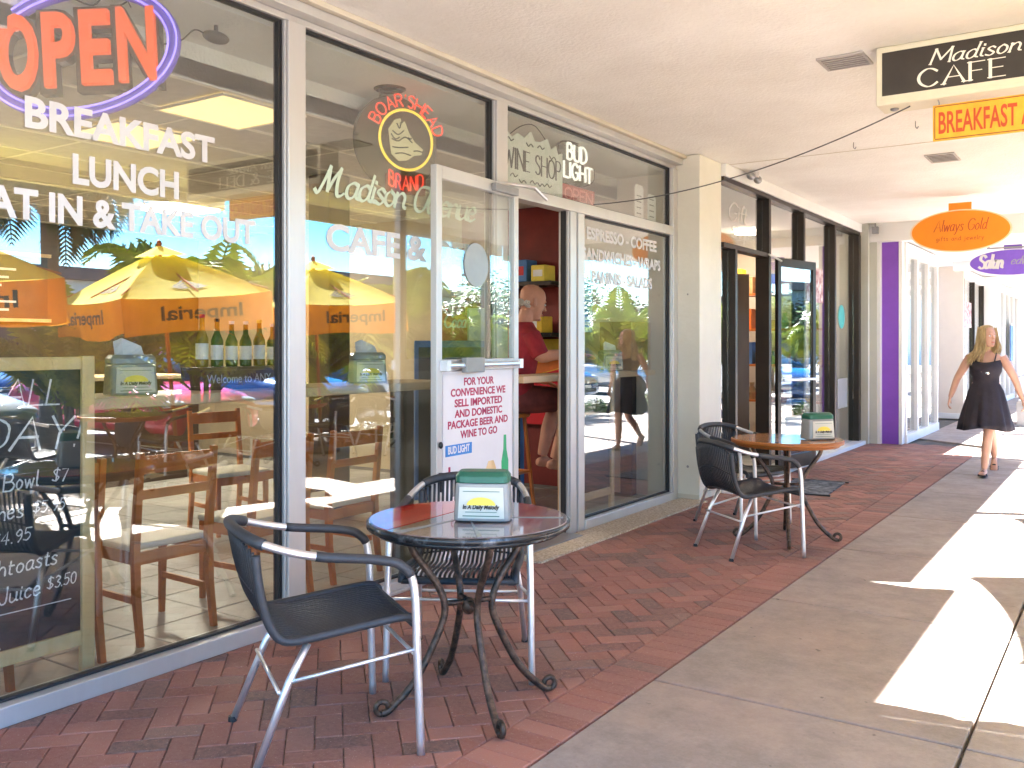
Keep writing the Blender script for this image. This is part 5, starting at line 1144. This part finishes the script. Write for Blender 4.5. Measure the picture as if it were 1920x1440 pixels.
for an, d, pt in (((-.0, -.27, .085), (-.1, -1, 0), -.12), ((.055, .425, .14), (0, -1, 0), .75)):
    an = Vector(an); d = Vector(d).normalized(); sd = Vector((d.y, -d.x, 0)); dd = d*math.cos(pt)-AZV*math.sin(pt); uu = AZV*math.cos(pt)+d*math.sin(pt)
    b = MB(); b.loft([(an-dd*.06-uu*.075, .03, .008, sd, uu), (an+dd*.03-uu*.075, .036, .008, sd, uu), (an+dd*.10-uu*.077, .045, .009, sd, uu), (an+dd*.165-uu*.077, .036, .008, sd, uu)], 12)
    b.tube(smooth_path([an+dd*.08-uu*.07+sd*.042, an+dd*.085-uu*.026, an+dd*.08-uu*.07-sd*.042], 5), .008, 6); b.build("sandal", 'black', wo, smooth=True)

# --- man seated at the counter (front = +y)
mn = thing("person", "bald older man in a dark red shirt seated at the cafe counter inside the door", "person", (-.76, 6.25, 0), R(-30)); mn.scale = (1.1, 1.1, 1.1)
b = MB()
b.loft([((0, -.02, .79), .15, .13, AX, AY), ((0, -.01, .87), .18, .15, AX, AY), ((0, .02, .98), .175, .14, AX, AY), ((0, .05, 1.12), .19, .14, AX, AY), ((0, .08, 1.25), .205, .13, AX, AY), ((0, .10, 1.36), .195, .10, AX, AY), ((0, .11, 1.41), .12, .075, AX, AY), ((0, .12, 1.43), .06, .06, AX, AY)], 20)
limb(b, [(0, .115, 1.40), (0, .14, 1.47), (0, .16, 1.53)], [.068, .06, .06])
c2_, f2_, s2_, u2_ = head(b, (0, .195, 1.60), (.10, .92, -.30), 1.1)
limb(b, [(.205, .09, 1.34), (.27, .12, 1.20), (.30, .22, 1.20), (.33, .40, 1.215)], [.055, .05, .042, .03])
limb(b, [(-.205, .09, 1.34), (-.25, .10, 1.18), (-.26, .20, 1.06), (-.17, .42, .99)], [.055, .05, .042, .03])
hand(b, (.33, .40, 1.205), (-.2, 1, -.05), (-1, -.1, 0), (0, 0, -1), 1.05, .35, -1)
hand(b, (-.17, .42, .985), (.35, .75, -.45), (1, -.3, 0), (0, -.2, -1), 1.05, .3, 1)
for q in (-1, 1):
    limb(b, [(q*.095, .0, .87), (q*.12, .24, .87), (q*.13, .46, .84), (q*.12, .40, .62), (q*(.09 if q > 0 else .11), .34, .42)], [.092, .082, .062, .058, .036], n=14)
    foot(b, (q*.09, .345, .415), (.1*q, 1, 0), 1.05, .15)
mb_ = body("body", b, 'skin_m', mn, .006)
face_bits(mn, c2_, f2_, s2_, u2_, 1.1)
b = MB()
for k in range(90):
    a = R(200+rh.uniform(0, 140)); zz = rh.uniform(-.055, -.02); e_ = 1.06; b.ell(c2_+s2_*math.cos(a)*.0755*e_+f2_*math.sin(a)*.094*e_+u2_*zz, .010, .010, .014, n=6, k=4)
b.build("hair", 'hair_g', mn, smooth=True)
b = MB(); b.loft([((0, -.01, .84), .205, .175, AX, AY), ((0, .02, .97), .195, .16, AX, AY), ((0, .05, 1.12), .208, .158, AX, AY), ((0, .08, 1.25), .222, .148, AX, AY), ((0, .10, 1.36), .212, .118, AX, AY), ((0, .11, 1.415), .13, .09, AX, AY), ((0, .12, 1.445), .078, .075, AX, AY)], 24)
b.tube([(.19, .09, 1.35), (.24, .11, 1.26), (.275, .13, 1.19)], [.07, .068, .064], 12); b.tube([(-.19, .09, 1.35), (-.235, .10, 1.26), (-.258, .11, 1.16)], [.07, .068, .064], 12)
body("shirt", b, 'shirt', mn, .008)
b = MB()
b.loft([((0, -.02, .785), .185, .16, AX, AY), ((0, -.01, .87), .20, .17, AX, AY), ((0, 0, .92), .195, .16, AX, AY)], 20)
for q in (-1, 1): limb(b, [(q*.10, .0, .87), (q*.12, .20, .87), (q*.13, .33, .865)], [.108, .104, .092])
body("shorts", b, 'short', mn, .008)

# ================================================================== STREET SIDE (seen mirrored in the windows)
def canvas(m):
    nt = m.node_tree; N = nt.nodes; L = nt.links; b = N["Principled BSDF"]; out = N["Material Output"]
    t = N.new("ShaderNodeBsdfTranslucent"); src = b.inputs["Base Color"].links[0].from_socket; L.new(src, t.inputs[0])
    x = N.new("ShaderNodeMixShader"); x.inputs[0].default_value = .55; L.new(b.outputs[0], x.inputs[1]); L.new(t.outputs[0], x.inputs[2]); L.new(x.outputs[0], out.inputs[0])
canvas(M['umb_y']); canvas(M['umb_o'])
def umbrella():
    t = thing("market_umbrella", "x", "umbrella"); hw = .83; zc = 1.93; zp = 2.44; n = 8
    m1 = MB()
    for s in range(4):
        r = Matrix.Rotation(R(90*s), 3, 'Z'); vs = []
        for i in range(n+1):
            k = .12+.88*i/n
            for j in range(n+1):
                q = -1+2*j/n; x = hw*k; yv = hw*k*q; sag = .05*math.sin(math.pi*k)*(1-q*q) + .03*(1-q*q)*k
                vs.append(r @ Vector((x-.04*(1-q*q)*k, yv, zp-(zp-zc)*k**1.1-sag)))
        m1.add(vs, [(i*(n+1)+j, (i+1)*(n+1)+j, (i+1)*(n+1)+j+1, i*(n+1)+j+1) for i in range(n) for j in range(n)])
    m1.build("canopy", 'umb_y', t, smooth=False)
    m1 = MB()
    for s in range(4):
        r = Matrix.Rotation(R(90*s), 3, 'Z'); vs = []
        for j in range(2): vs += [r @ Vector((.20+.0*j, -.2+.4*j, 2.385))]
        vs += [r @ Vector((.02, .02, 2.49)), r @ Vector((.02, -.02, 2.49))]
        m1.add(vs, [(0, 1, 2, 3)])
    m1.build("vent_cap", 'umb_y', t)
    m1 = MB(); rv = random.Random(9)
    for s in range(4):
        r = Matrix.Rotation(R(90*s), 3, 'Z'); vs = []; nj = 24; ni = 5; ph = rv.uniform(0, 6)
        for i in range(ni+1):
            for j in range(nj+1):
                q = -1+2*j/nj; wv = .022*math.sin(q*13+ph)*i/ni+.012*math.sin(q*29+ph*2)*i/ni
                x0 = hw-.04*(1-q*q); vs.append(r @ Vector((x0+wv, hw*q, zc-.035*(1-q*q)-.36*i/ni*(1-.08*math.sin(q*3.1+ph)))))
        m1.add(vs, [(i*(nj+1)+j, (i+1)*(nj+1)+j, (i+1)*(nj+1)+j+1, i*(nj+1)+j+1) for i in range(ni) for j in range(nj)])
    va = m1.build("valance", 'umb_o', t, smooth=True)
    for s in range(4):
        r = Matrix.Rotation(R(90*s), 3, 'Z'); text("lettering", "Imperial", r @ Vector((hw+.03, -.45, zc-.24)), r @ AY, AZV, .14, 'ink', va, width=.9, bold=.004)
    m1 = MB()
    for s in range(4):
        r = Matrix.Rotation(R(90*s), 3, 'Z')
        for w_ in (-1, 1):
            for q in range(4):
                def cz(x, yy):
                    k = x/hw*1.03; qq = yy/max(.05, hw*k); return zp-(zp-zc)*k**1.1-.05*math.sin(math.pi*min(1, k))*(1-qq*qq)-.03*(1-qq*qq)*k+.004
                pts = [(.62-.045*q-.5*(yy-.1)**2*4+.02*q*yy*10, yy) for yy in (.015, .06, .11, .16, .21-.02*q)]; vs = []
                for i_, (x, yy) in enumerate(pts):
                    hwid = .013*(1-.8*i_/4); vs += [r @ Vector((x+hwid, yy*w_, cz(x+hwid, yy)+.004)), r @ Vector((x-hwid, yy*w_, cz(x-hwid, yy)+.004))]
                m1.add(vs, [(2*i_, 2*i_+1, 2*i_+3, 2*i_+2) for i_ in range(4)])
    m1.build("eagle_emblem", 'ink', t)
    m1 = MB(); m1.tube([(0, 0, .02), (0, 0, 2.50)], .022, 10); m1.ell((0, 0, 2.52), .03, .03, .04); m1.build("pole", 'wood', t, smooth=True)
    for s in range(8):
        a = R(45*s); L2 = hw*(1.41 if s % 2 else .96); m1 = MB(); m1.tube([(0, 0, 2.33), (math.cos(a)*L2*.98, math.sin(a)*L2*.98, 1.965)], .009, 6); m1.tube([(0, 0, 1.95), (math.cos(a)*L2*.5, math.sin(a)*L2*.5, 2.12)], .008, 6); m1.build("rib", 'wood', t)
    m1 = MB(); m1.lathe([(.001, 0), (.24, 0), (.24, .04), (.06, .09), (.03, .2), (.001, .2)], 28); m1.build("base", 'black', t)
    return t
um = umbrella(); index_kids()
ul = ["yellow and orange umbrella mirrored at the left edge of the first window", "yellow and orange umbrella mirrored in the middle of the first window", "yellow and orange umbrella mirrored in the second window", "yellow umbrella farther along the street side of the walkway", "farthest yellow umbrella along the street side", "yellow umbrella behind the viewer on the street side"]
for k, yy in enumerate((4.2, 6.42, 8.60)):
    o = um if k == 0 else copy_tree(um); o.location = (4.98 if k == 0 else 5.3, yy-(.38 if k == 0 else 0), 0); o.rotation_euler = (R([3, 5, 3, 1, 2, 0][k]), 0, R([12, 10, 9, 13, 8, 11][k])); tag(o, ul[k], "umbrella", "yellow market umbrellas along the street side")
for k, (x, yy, wv) in enumerate(((4.9, 9.65, .05), (4.72, 12.9, .06))):
    t = thing("canopy_post", ["slim pale post by the third mirrored umbrella", "slim pale post near the ceiling beam"][k], "post", (x, yy, 0), group="posts carrying the near canopy"); m1 = MB(); m1.bx(-wv, wv, -wv, wv, 0, 3.118); m1.build("shaft", 'pillar', t, bev=.008); m1 = MB(); m1.bx(-wv-.03, wv+.03, -wv-.03, wv+.03, .001, .12); m1.build("base", 'pillar', t)
# patio sets below the umbrellas
tb0 = bistro_table((4.62, 5.3, 0), "patio table between the left two umbrellas, seen mirrored", 'table1', .40, 30); index_kids()
tl = ["patio table between the middle umbrellas, seen mirrored", "patio table past the third umbrella, seen mirrored"]
for k, yy in enumerate((7.45, 9.6)): o = copy_tree(tb0); o.location = (4.62, yy, 0); tag(o, tl[k], "table", "patio tables on the street side")
tag(tb0, group="patio tables on the street side")
cl = ["leftmost", "left middle", "right middle", "right", "far right", "farthest"]
for k, (x, yy, rz) in enumerate(((4.55, 4.4, -10), (4.7, 5.95, 190), (4.6, 6.85, 0), (4.7, 8.1, 170), (4.6, 9.0, -5), (4.65, 10.2, 180))):
    o = copy_tree(bc); o.location = (x, yy, 0); o.rotation_euler = (0, 0, R(rz)); tag(o, cl[k]+" black woven patio chair under the umbrellas, seen mirrored", "chair", "patio chairs on the street side")

# palms, shrubs, trees
def frond(mb, base, az, el, L_f, droop, nl, wl, rg, wleaf=.03):
    p = Vector(base); d = Vector((math.cos(az)*math.cos(el), math.sin(az)*math.cos(el), math.sin(el))); P = [p.copy()]; st_ = L_f/nl
    for i in range(nl):
        d = (d+Vector((0, 0, -droop*(i+1)/nl*.22))).normalized(); p = p+d*st_; P.append(p.copy())
    mb.tube(P[::3]+[P[-1]], [.012]*(len(P[::3]))+[.003], 4)
    for i in range(2, nl+1):
        t = (P[i]-P[i-1]).normalized(); sd = t.cross(AZV).normalized(); up = sd.cross(t)
        k = i/nl; ll = wl*(math.sin(math.pi*min(1, k*.85+.12)))*rg.uniform(.85, 1.1)
        for q in (-1, 1):
            dr_ = (sd*q*.8+t*.55+up*.15).normalized(); a = P[i]; m_ = a+dr_*ll*.5; e = a+dr_*ll-AZV*ll*.35
            wv = t*wleaf*.5
            mb.add([a-wv*.5, a+wv*.5, m_+wv, e, m_-wv], [(0, 1, 2, 3), (0, 3, 4)])
def areca(seed, h, nf):
    rg = random.Random(seed); t = thing("areca_palm", "x", "palm"); a = MB(); 
    for k in range(5): m1 = MB(); ang_ = 2*math.pi*k/5; m1.tube([(.1*math.cos(ang_), .1*math.sin(ang_), 0), (.16*math.cos(ang_), .16*math.sin(ang_), h*.3), (.2*math.cos(ang_), .2*math.sin(ang_), h*.42)], [.04, .032, .02], 7); m1.build("stem", 'bark', t, smooth=True)
    for k in range(nf):
        az = rg.uniform(0, 6.28); el = rg.uniform(.55, 1.45); frond(a, (.18*math.cos(az), .18*math.sin(az), h*rg.uniform(.25, .45)), az, el, h*rg.uniform(.5, .75), rg.uniform(.6, 1.5), 24, h*.19, rg, .045)
    a.build("crown", 'leaf_y', t); return t
def shrub(seed, r, h, mt, nm="croton_shrub", cat="shrub"):
    rg = random.Random(seed); t = thing(nm, "x", cat); m1 = MB()
    for k in range(7): az = rg.uniform(0, 6.28); m1.tube([(0, 0, 0), (math.cos(az)*r*.3, math.sin(az)*r*.3, h*.4), (math.cos(az)*r*.6, math.sin(az)*r*.6, h*.8)], [.02, .014, .006], 5)
    m1.build("stem", 'bark', t); a = MB()
    for k in range(520):
        u = rg.uniform(0, 6.28); rr = r*math.sqrt(rg.random()); z = h*(.12+.88*rg.random())*math.sqrt(max(.1, 1-(rr/r)**2*.8)); p = Vector((rr*math.cos(u), rr*math.sin(u), z)); d = Vector((math.cos(u), math.sin(u), rg.uniform(.1, 1.4))).normalized(); sd = d.cross(Vector((rg.random(), rg.random(), 1))).normalized(); L_l = rg.uniform(.10, .2)
        a.add([p, p+d*L_l*.5+sd*.028, p+d*L_l-AZV*.03, p+d*L_l*.5-sd*.028], [(0, 1, 2, 3)])
    a.build("leaves", mt, t); return t
def tree(seed, h, r, mt, nleaf=5200):
    rg = random.Random(seed); t = thing("broadleaf_tree", "x", "tree"); m1 = MB(); m1.tube(smooth_path([(0, 0, 0), (.08, .04, h*.25), (0, .1, h*.5), (.05, 0, h*.72)], 4), [.22-.012*i for i in range(13)], 9)
    m1.build("trunk", 'bark', t, smooth=True); cl_ = []
    for k in range(15):
        az = rg.uniform(0, 6.28); rr = r*rg.uniform(.2, .85); c = Vector((rr*math.cos(az), rr*math.sin(az), h*rg.uniform(.5, .92))); cl_.append((c, r*rg.uniform(.28, .48)))
        m2 = MB(); m2.tube([(0, .05, h*.45), c*.6+Vector((0, 0, h*.18)), c], [.09, .05, .02], 6); m2.build("limb", 'bark', t)
    a = MB()
    for k in range(nleaf):
        c, cr = cl_[rg.randrange(15)]; v = Vector((rg.gauss(0, 1), rg.gauss(0, 1), rg.gauss(0, .75))).normalized()*cr*rg.uniform(.55, 1.08); p = c+v; d = Vector((rg.gauss(0, 1), rg.gauss(0, 1), rg.gauss(0, .6))).normalized(); sd = d.orthogonal().normalized(); L_l = rg.uniform(.14, .3)
        a.add([p, p+d*L_l*.5+sd*L_l*.3, p+d*L_l, p+d*L_l*.5-sd*L_l*.3], [(0, 1, 2, 3)])
    a.build("crown", mt, t); return t
ar = areca(11, 3.0, 34); ar2 = areca(12, 2.5, 26); index_kids()
pl_ = [(7.0, 8.1, 0, ar, 1.12), (7.0, 6.2, 1, ar2, .95), (6.95, 9.8, 2, ar2, 1.25), (6.9, 12.0, 3, ar, 1.1), (6.95, 4.0, 4, ar2, .95), (6.9, 15.6, 5, ar, .9), (6.3, 19.0, 6, ar2, 1.15), (6.4, 23.5, 7, ar, 1.1), (6.5, 29, 8, ar, 1.2)]
an_ = ["bright tall areca palm mirrored right of the middle umbrella", "lower bright palm mirrored between the two left umbrellas", "bushy palm mirrored by the first mullion", "tall narrow palm mirrored in the second window", "low palm in the bed at the left of the mirrored view", "areca palm beyond the last near umbrella in the planting bed", "bushy green palm mirrored in the right cafe window", "tall palm far along the planting bed", "farthest areca palm along the planting bed"]
for x, yy, k, src, sc in pl_:
    first = (k in (0, 1)); o = src if first else copy_tree(src); o.location = (x, yy, -.1); o.rotation_euler = (0, 0, k*1.3); o.scale = (sc, sc, sc); tag(o, an_[k], "palm", "areca palms in the planting bed")
def tallpalm(seed, h):
    rg = random.Random(seed); t = thing("tall_palm", "x", "palm"); m1 = MB(); m1.tube(smooth_path([(0, 0, 0), (.05, 0, h*.4), (.0, .1, h)], 6), [.14-.003*i for i in range(13)], 10); m1.build("trunk", 'bark', t, smooth=True); a = MB()
    for k in range(24): frond(a, (0, .1, h), rg.uniform(0, 6.28), rg.uniform(-.5, 1.2), rg.uniform(1.3, 1.9), rg.uniform(.8, 1.8), 26, .5, rg, .04)
    a.build("crown", 'leaf_d', t); return t
tp = tallpalm(3, 4.1); index_kids()
for k, (x, yy) in enumerate(((9.2, 6.1), (9.0, 7.0), (14, 24), (22, 34))):
    o = tp if k == 0 else copy_tree(tp); o.location = (x, yy, -.15); o.rotation_euler = (0, 0, k*2.); tag(o, ["tall dark palm, left of the pair mirrored in the first window", "tall dark palm, right of the pair mirrored in the first window", "tall palm standing in the parking lot", "tall palm far across the parking lot"][k], "palm", "tall palms in the parking lot")
cr = shrub(21, .42, .75, 'leaf_r'); gr_ = shrub(22, .5, .7, 'leaf_g', "green_shrub"); index_kids()
sl_ = [(6.2, 5.3, cr), (6.3, 6.9, cr), (6.15, 8.3, cr), (6.2, 9.9, cr), (6.3, 10.7, gr_), (6.2, 12.4, cr), (6.3, 13.6, gr_), (6.2, 14.3, cr), (6.3, 16.4, gr_), (6.2, 17.6, gr_), (6.3, 20.3, gr_), (6.2, 21.5, cr), (6.9, 4.4, gr_), (6.8, 8.7, gr_)]
used = set()
names_ = ["first", "second", "third", "fourth", "fifth", "sixth", "seventh", "eighth", "ninth", "tenth", "eleventh", "twelfth", "back row left", "back row right"]
for k, (x, yy, src) in enumerate(sl_):
    o = src if src.name not in used else copy_tree(src); used.add(src.name); o.location = (x, yy, -.1); o.rotation_euler = (0, 0, k*1.7); s_c = .45+.15*((k*37) % 10)/10; o.scale = (s_c,)*3
    tag(o, f"{'red leaved croton' if src is cr else 'green leafy'} shrub, {names_[k]} in the planting bed", "shrub", "shrubs in the planting bed")
t1 = tree(31, 6.5, 2.8, 'leaf_g'); t2 = tree(32, 5.5, 2.4, 'leaf_d', 4200); index_kids()
tn = ["green tree across the parking lot, left of the mirrored view", "second green tree across the parking lot", "dark tree beside the pale building", "large green tree past the parked cars", "dark tree far down the street", "green tree at the far end of the lot", "dark tree behind the tall palms", "green tree standing closest to the walkway far ahead", "dark tree near the far building corner"]
for k, (x, yy, src, sc) in enumerate(((26, 12, t1, 1), (25, 22, t1, .9), (27, 30, t2, 1.2), (20, 40, t1, 1.2), (24, 55, t2, 1.3), (14, 52, t1, 1.1), (28, 4, t2, 1.1), (9.5, 34, t1, .8), (30, 46, t2, 1.2))):
    o = src if (k in (0, 2)) else copy_tree(src); o.location = (x, yy, -.15); o.rotation_euler = (0, 0, k*2.1); o.scale = (sc, sc, sc*.62); tag(o, tn[k], "tree", "trees across the parking lot")
def car(m):
    t = thing("parked_car", "x", "car"); b = MB()   # front = -x
    S_ = [(-2.2, .60, .32, .60), (-2.16, .76, .26, .72), (-1.9, .86, .24, .86), (-1.2, .90, .22, .97), (-.7, .91, .22, 1.02), (.4, .92, .22, 1.04), (1.5, .91, .22, 1.05), (1.95, .87, .26, 1.0), (2.15, .78, .32, .9), (2.2, .62, .4, .75)]
    b.loft([((x, 0, (a+c)/2), w_, (c-a)/2, (0, 1, 0), AZV) for x, w_, a, c in S_], 28, .5); bd = b.build("body", m, t, smooth=True)
    b = MB(); b.loft([((-.95, 0, 1.0), .78, .04, (0, 1, 0), AZV), ((-.45, 0, 1.13), .75, .17, (0, 1, 0), AZV), ((0, 0, 1.2), .71, .24, (0, 1, 0), AZV), ((.9, 0, 1.2), .70, .24, (0, 1, 0), AZV), ((1.4, 0, 1.14), .71, .18, (0, 1, 0), AZV), ((1.75, 0, 1.02), .74, .05, (0, 1, 0), AZV)], 24, .55); b.build("windows", 'carglass', t, smooth=True)
    b = MB(); b.loft([((-.12, 0, 1.425), .60, .018, (0, 1, 0), AZV), ((.3, 0, 1.445), .64, .02, (0, 1, 0), AZV), ((.9, 0, 1.44), .63, .02, (0, 1, 0), AZV), ((1.15, 0, 1.42), .58, .018, (0, 1, 0), AZV)], 20, .5); b.build("roof", m, t, smooth=True)
    for x in (-1.35, 1.3):
        for s in (-1, 1):
            b = MB(); rt = Matrix.Rotation(R(90), 3, 'X'); b.lathe([(.20, -.11), (.31, -.11), (.335, -.08), (.335, .08), (.31, .11), (.20, .11)], 28, (x, s*.80, .335), rt); wh = b.build("wheel", 'tyre', t, smooth=False)
            b = MB(); b.lathe([(.001, -.09), (.20, -.10), (.205, .10), (.001, .09)], 20, (x, s*.80, .335), rt)
            b.build("rim", 'chrome', wh)
    for s in (-1, 1):
        b = MB(); b.ell((-2.02, s*.62, .70), .14, .19, .075); b.build("headlight", 'headl', t, smooth=True); b = MB(); b.ell((-.62, s*.98, 1.03), .07, .11, .07); b.build("mirror", m, t, smooth=True)
    b = MB(); b.bx(-2.24, -2.14, -.42, .42, .55, .66); b.bx(-2.235, -2.14, -.5, .5, .34, .44); b.build("grille", 'gasket', t, bev=.01); b = MB(); b.bx(-2.25, -2.2, -.40, .40, .60, .615); b.ell((-2.25, 0, .61), .015, .06, .045); b.build("chrome_badge", 'chrome', t)
    b = MB(); b.bx(-2.25, -2.235, -.16, .16, .45, .53); b.build("number_plate", 'paper', t); return t
cp_ = car('car_p'); cb_ = car('car_b'); cw_ = car('car_w'); index_kids()
cars = [(9.75, 8.75, cp_, "crimson car parked nose in, mirrored below the middle umbrella"), (10.4, 12.0, cb_, "blue car parked right of the crimson car"), (10.3, 5.6, cw_, "silver car parked left of the crimson car"), (10.4, 17.6, cw_, "silver car parked beyond the blue car"), (10.3, 20.6, cb_, "blue car parked far along the row"), (10.4, 26.2, cw_, "last silver car of the near row"), (18.5, 10, cb_, "blue car in the second parking row"), (18.4, 15.7, cw_, "silver car in the second parking row")]
seen_ = set()
for x, yy, src, lb_ in cars:
    o = src if src.name not in seen_ else copy_tree(src); seen_.add(src.name); o.location = (x, yy, -.15); o.rotation_euler = (0, 0, R(random.uniform(-3, 3))); tag(o, lb_, "car", "cars parked in the lot")
def bld(name, lab, x0, x1, y0, y1, h, wm, nw, rm='roofr'):
    c = ((x0+x1)/2, (y0+y1)/2, -.15); t = thing(name, lab, "building", c); m1 = MB(); m1.bx(x0, x1, y0, y1, -.15, h); m1.build("wall", wm, t, world=c); m1 = MB(); m1.bx(x0-.6, x1+.3, y0-.5, y1+.5, h+.01, h+.5); m1.build("roof", rm, t, world=c)
    for k in range(nw):
        ya = y0+(y1-y0)*(k+.2)/nw; yb = y0+(y1-y0)*(k+.8)/nw; m1 = MB(); m1.bx(x0-.06, x0-.01, ya, yb, .5, h-1.1); o = m1.build("window", 'white', t, world=c); m1 = MB(); m1.bx(x0-.08, x0-.062, ya+.08, (ya+yb)/2-.03, .58, h-1.18); m1.bx(x0-.08, x0-.062, (ya+yb)/2+.03, yb-.08, .58, h-1.18); m1.build("pane", 'winglass', o, world=c)
bld("shop_building", "long pale low building across the parking lot", 33, 45, -12, 30, 4.1, 'bld_w', 9); bld("shop_building", "teal low building farther down across the lot", 32, 44, 33, 62, 4.8, 'bld_t', 6); bld("shop_building", "pale building closing the far end of the lot", 6, 30, 78, 90, 5.2, 'bld_w', 1); bld("shop_building", "pale building behind the viewer across the lot", 33, 45, -60, -15, 4.5, 'bld_w', 6)
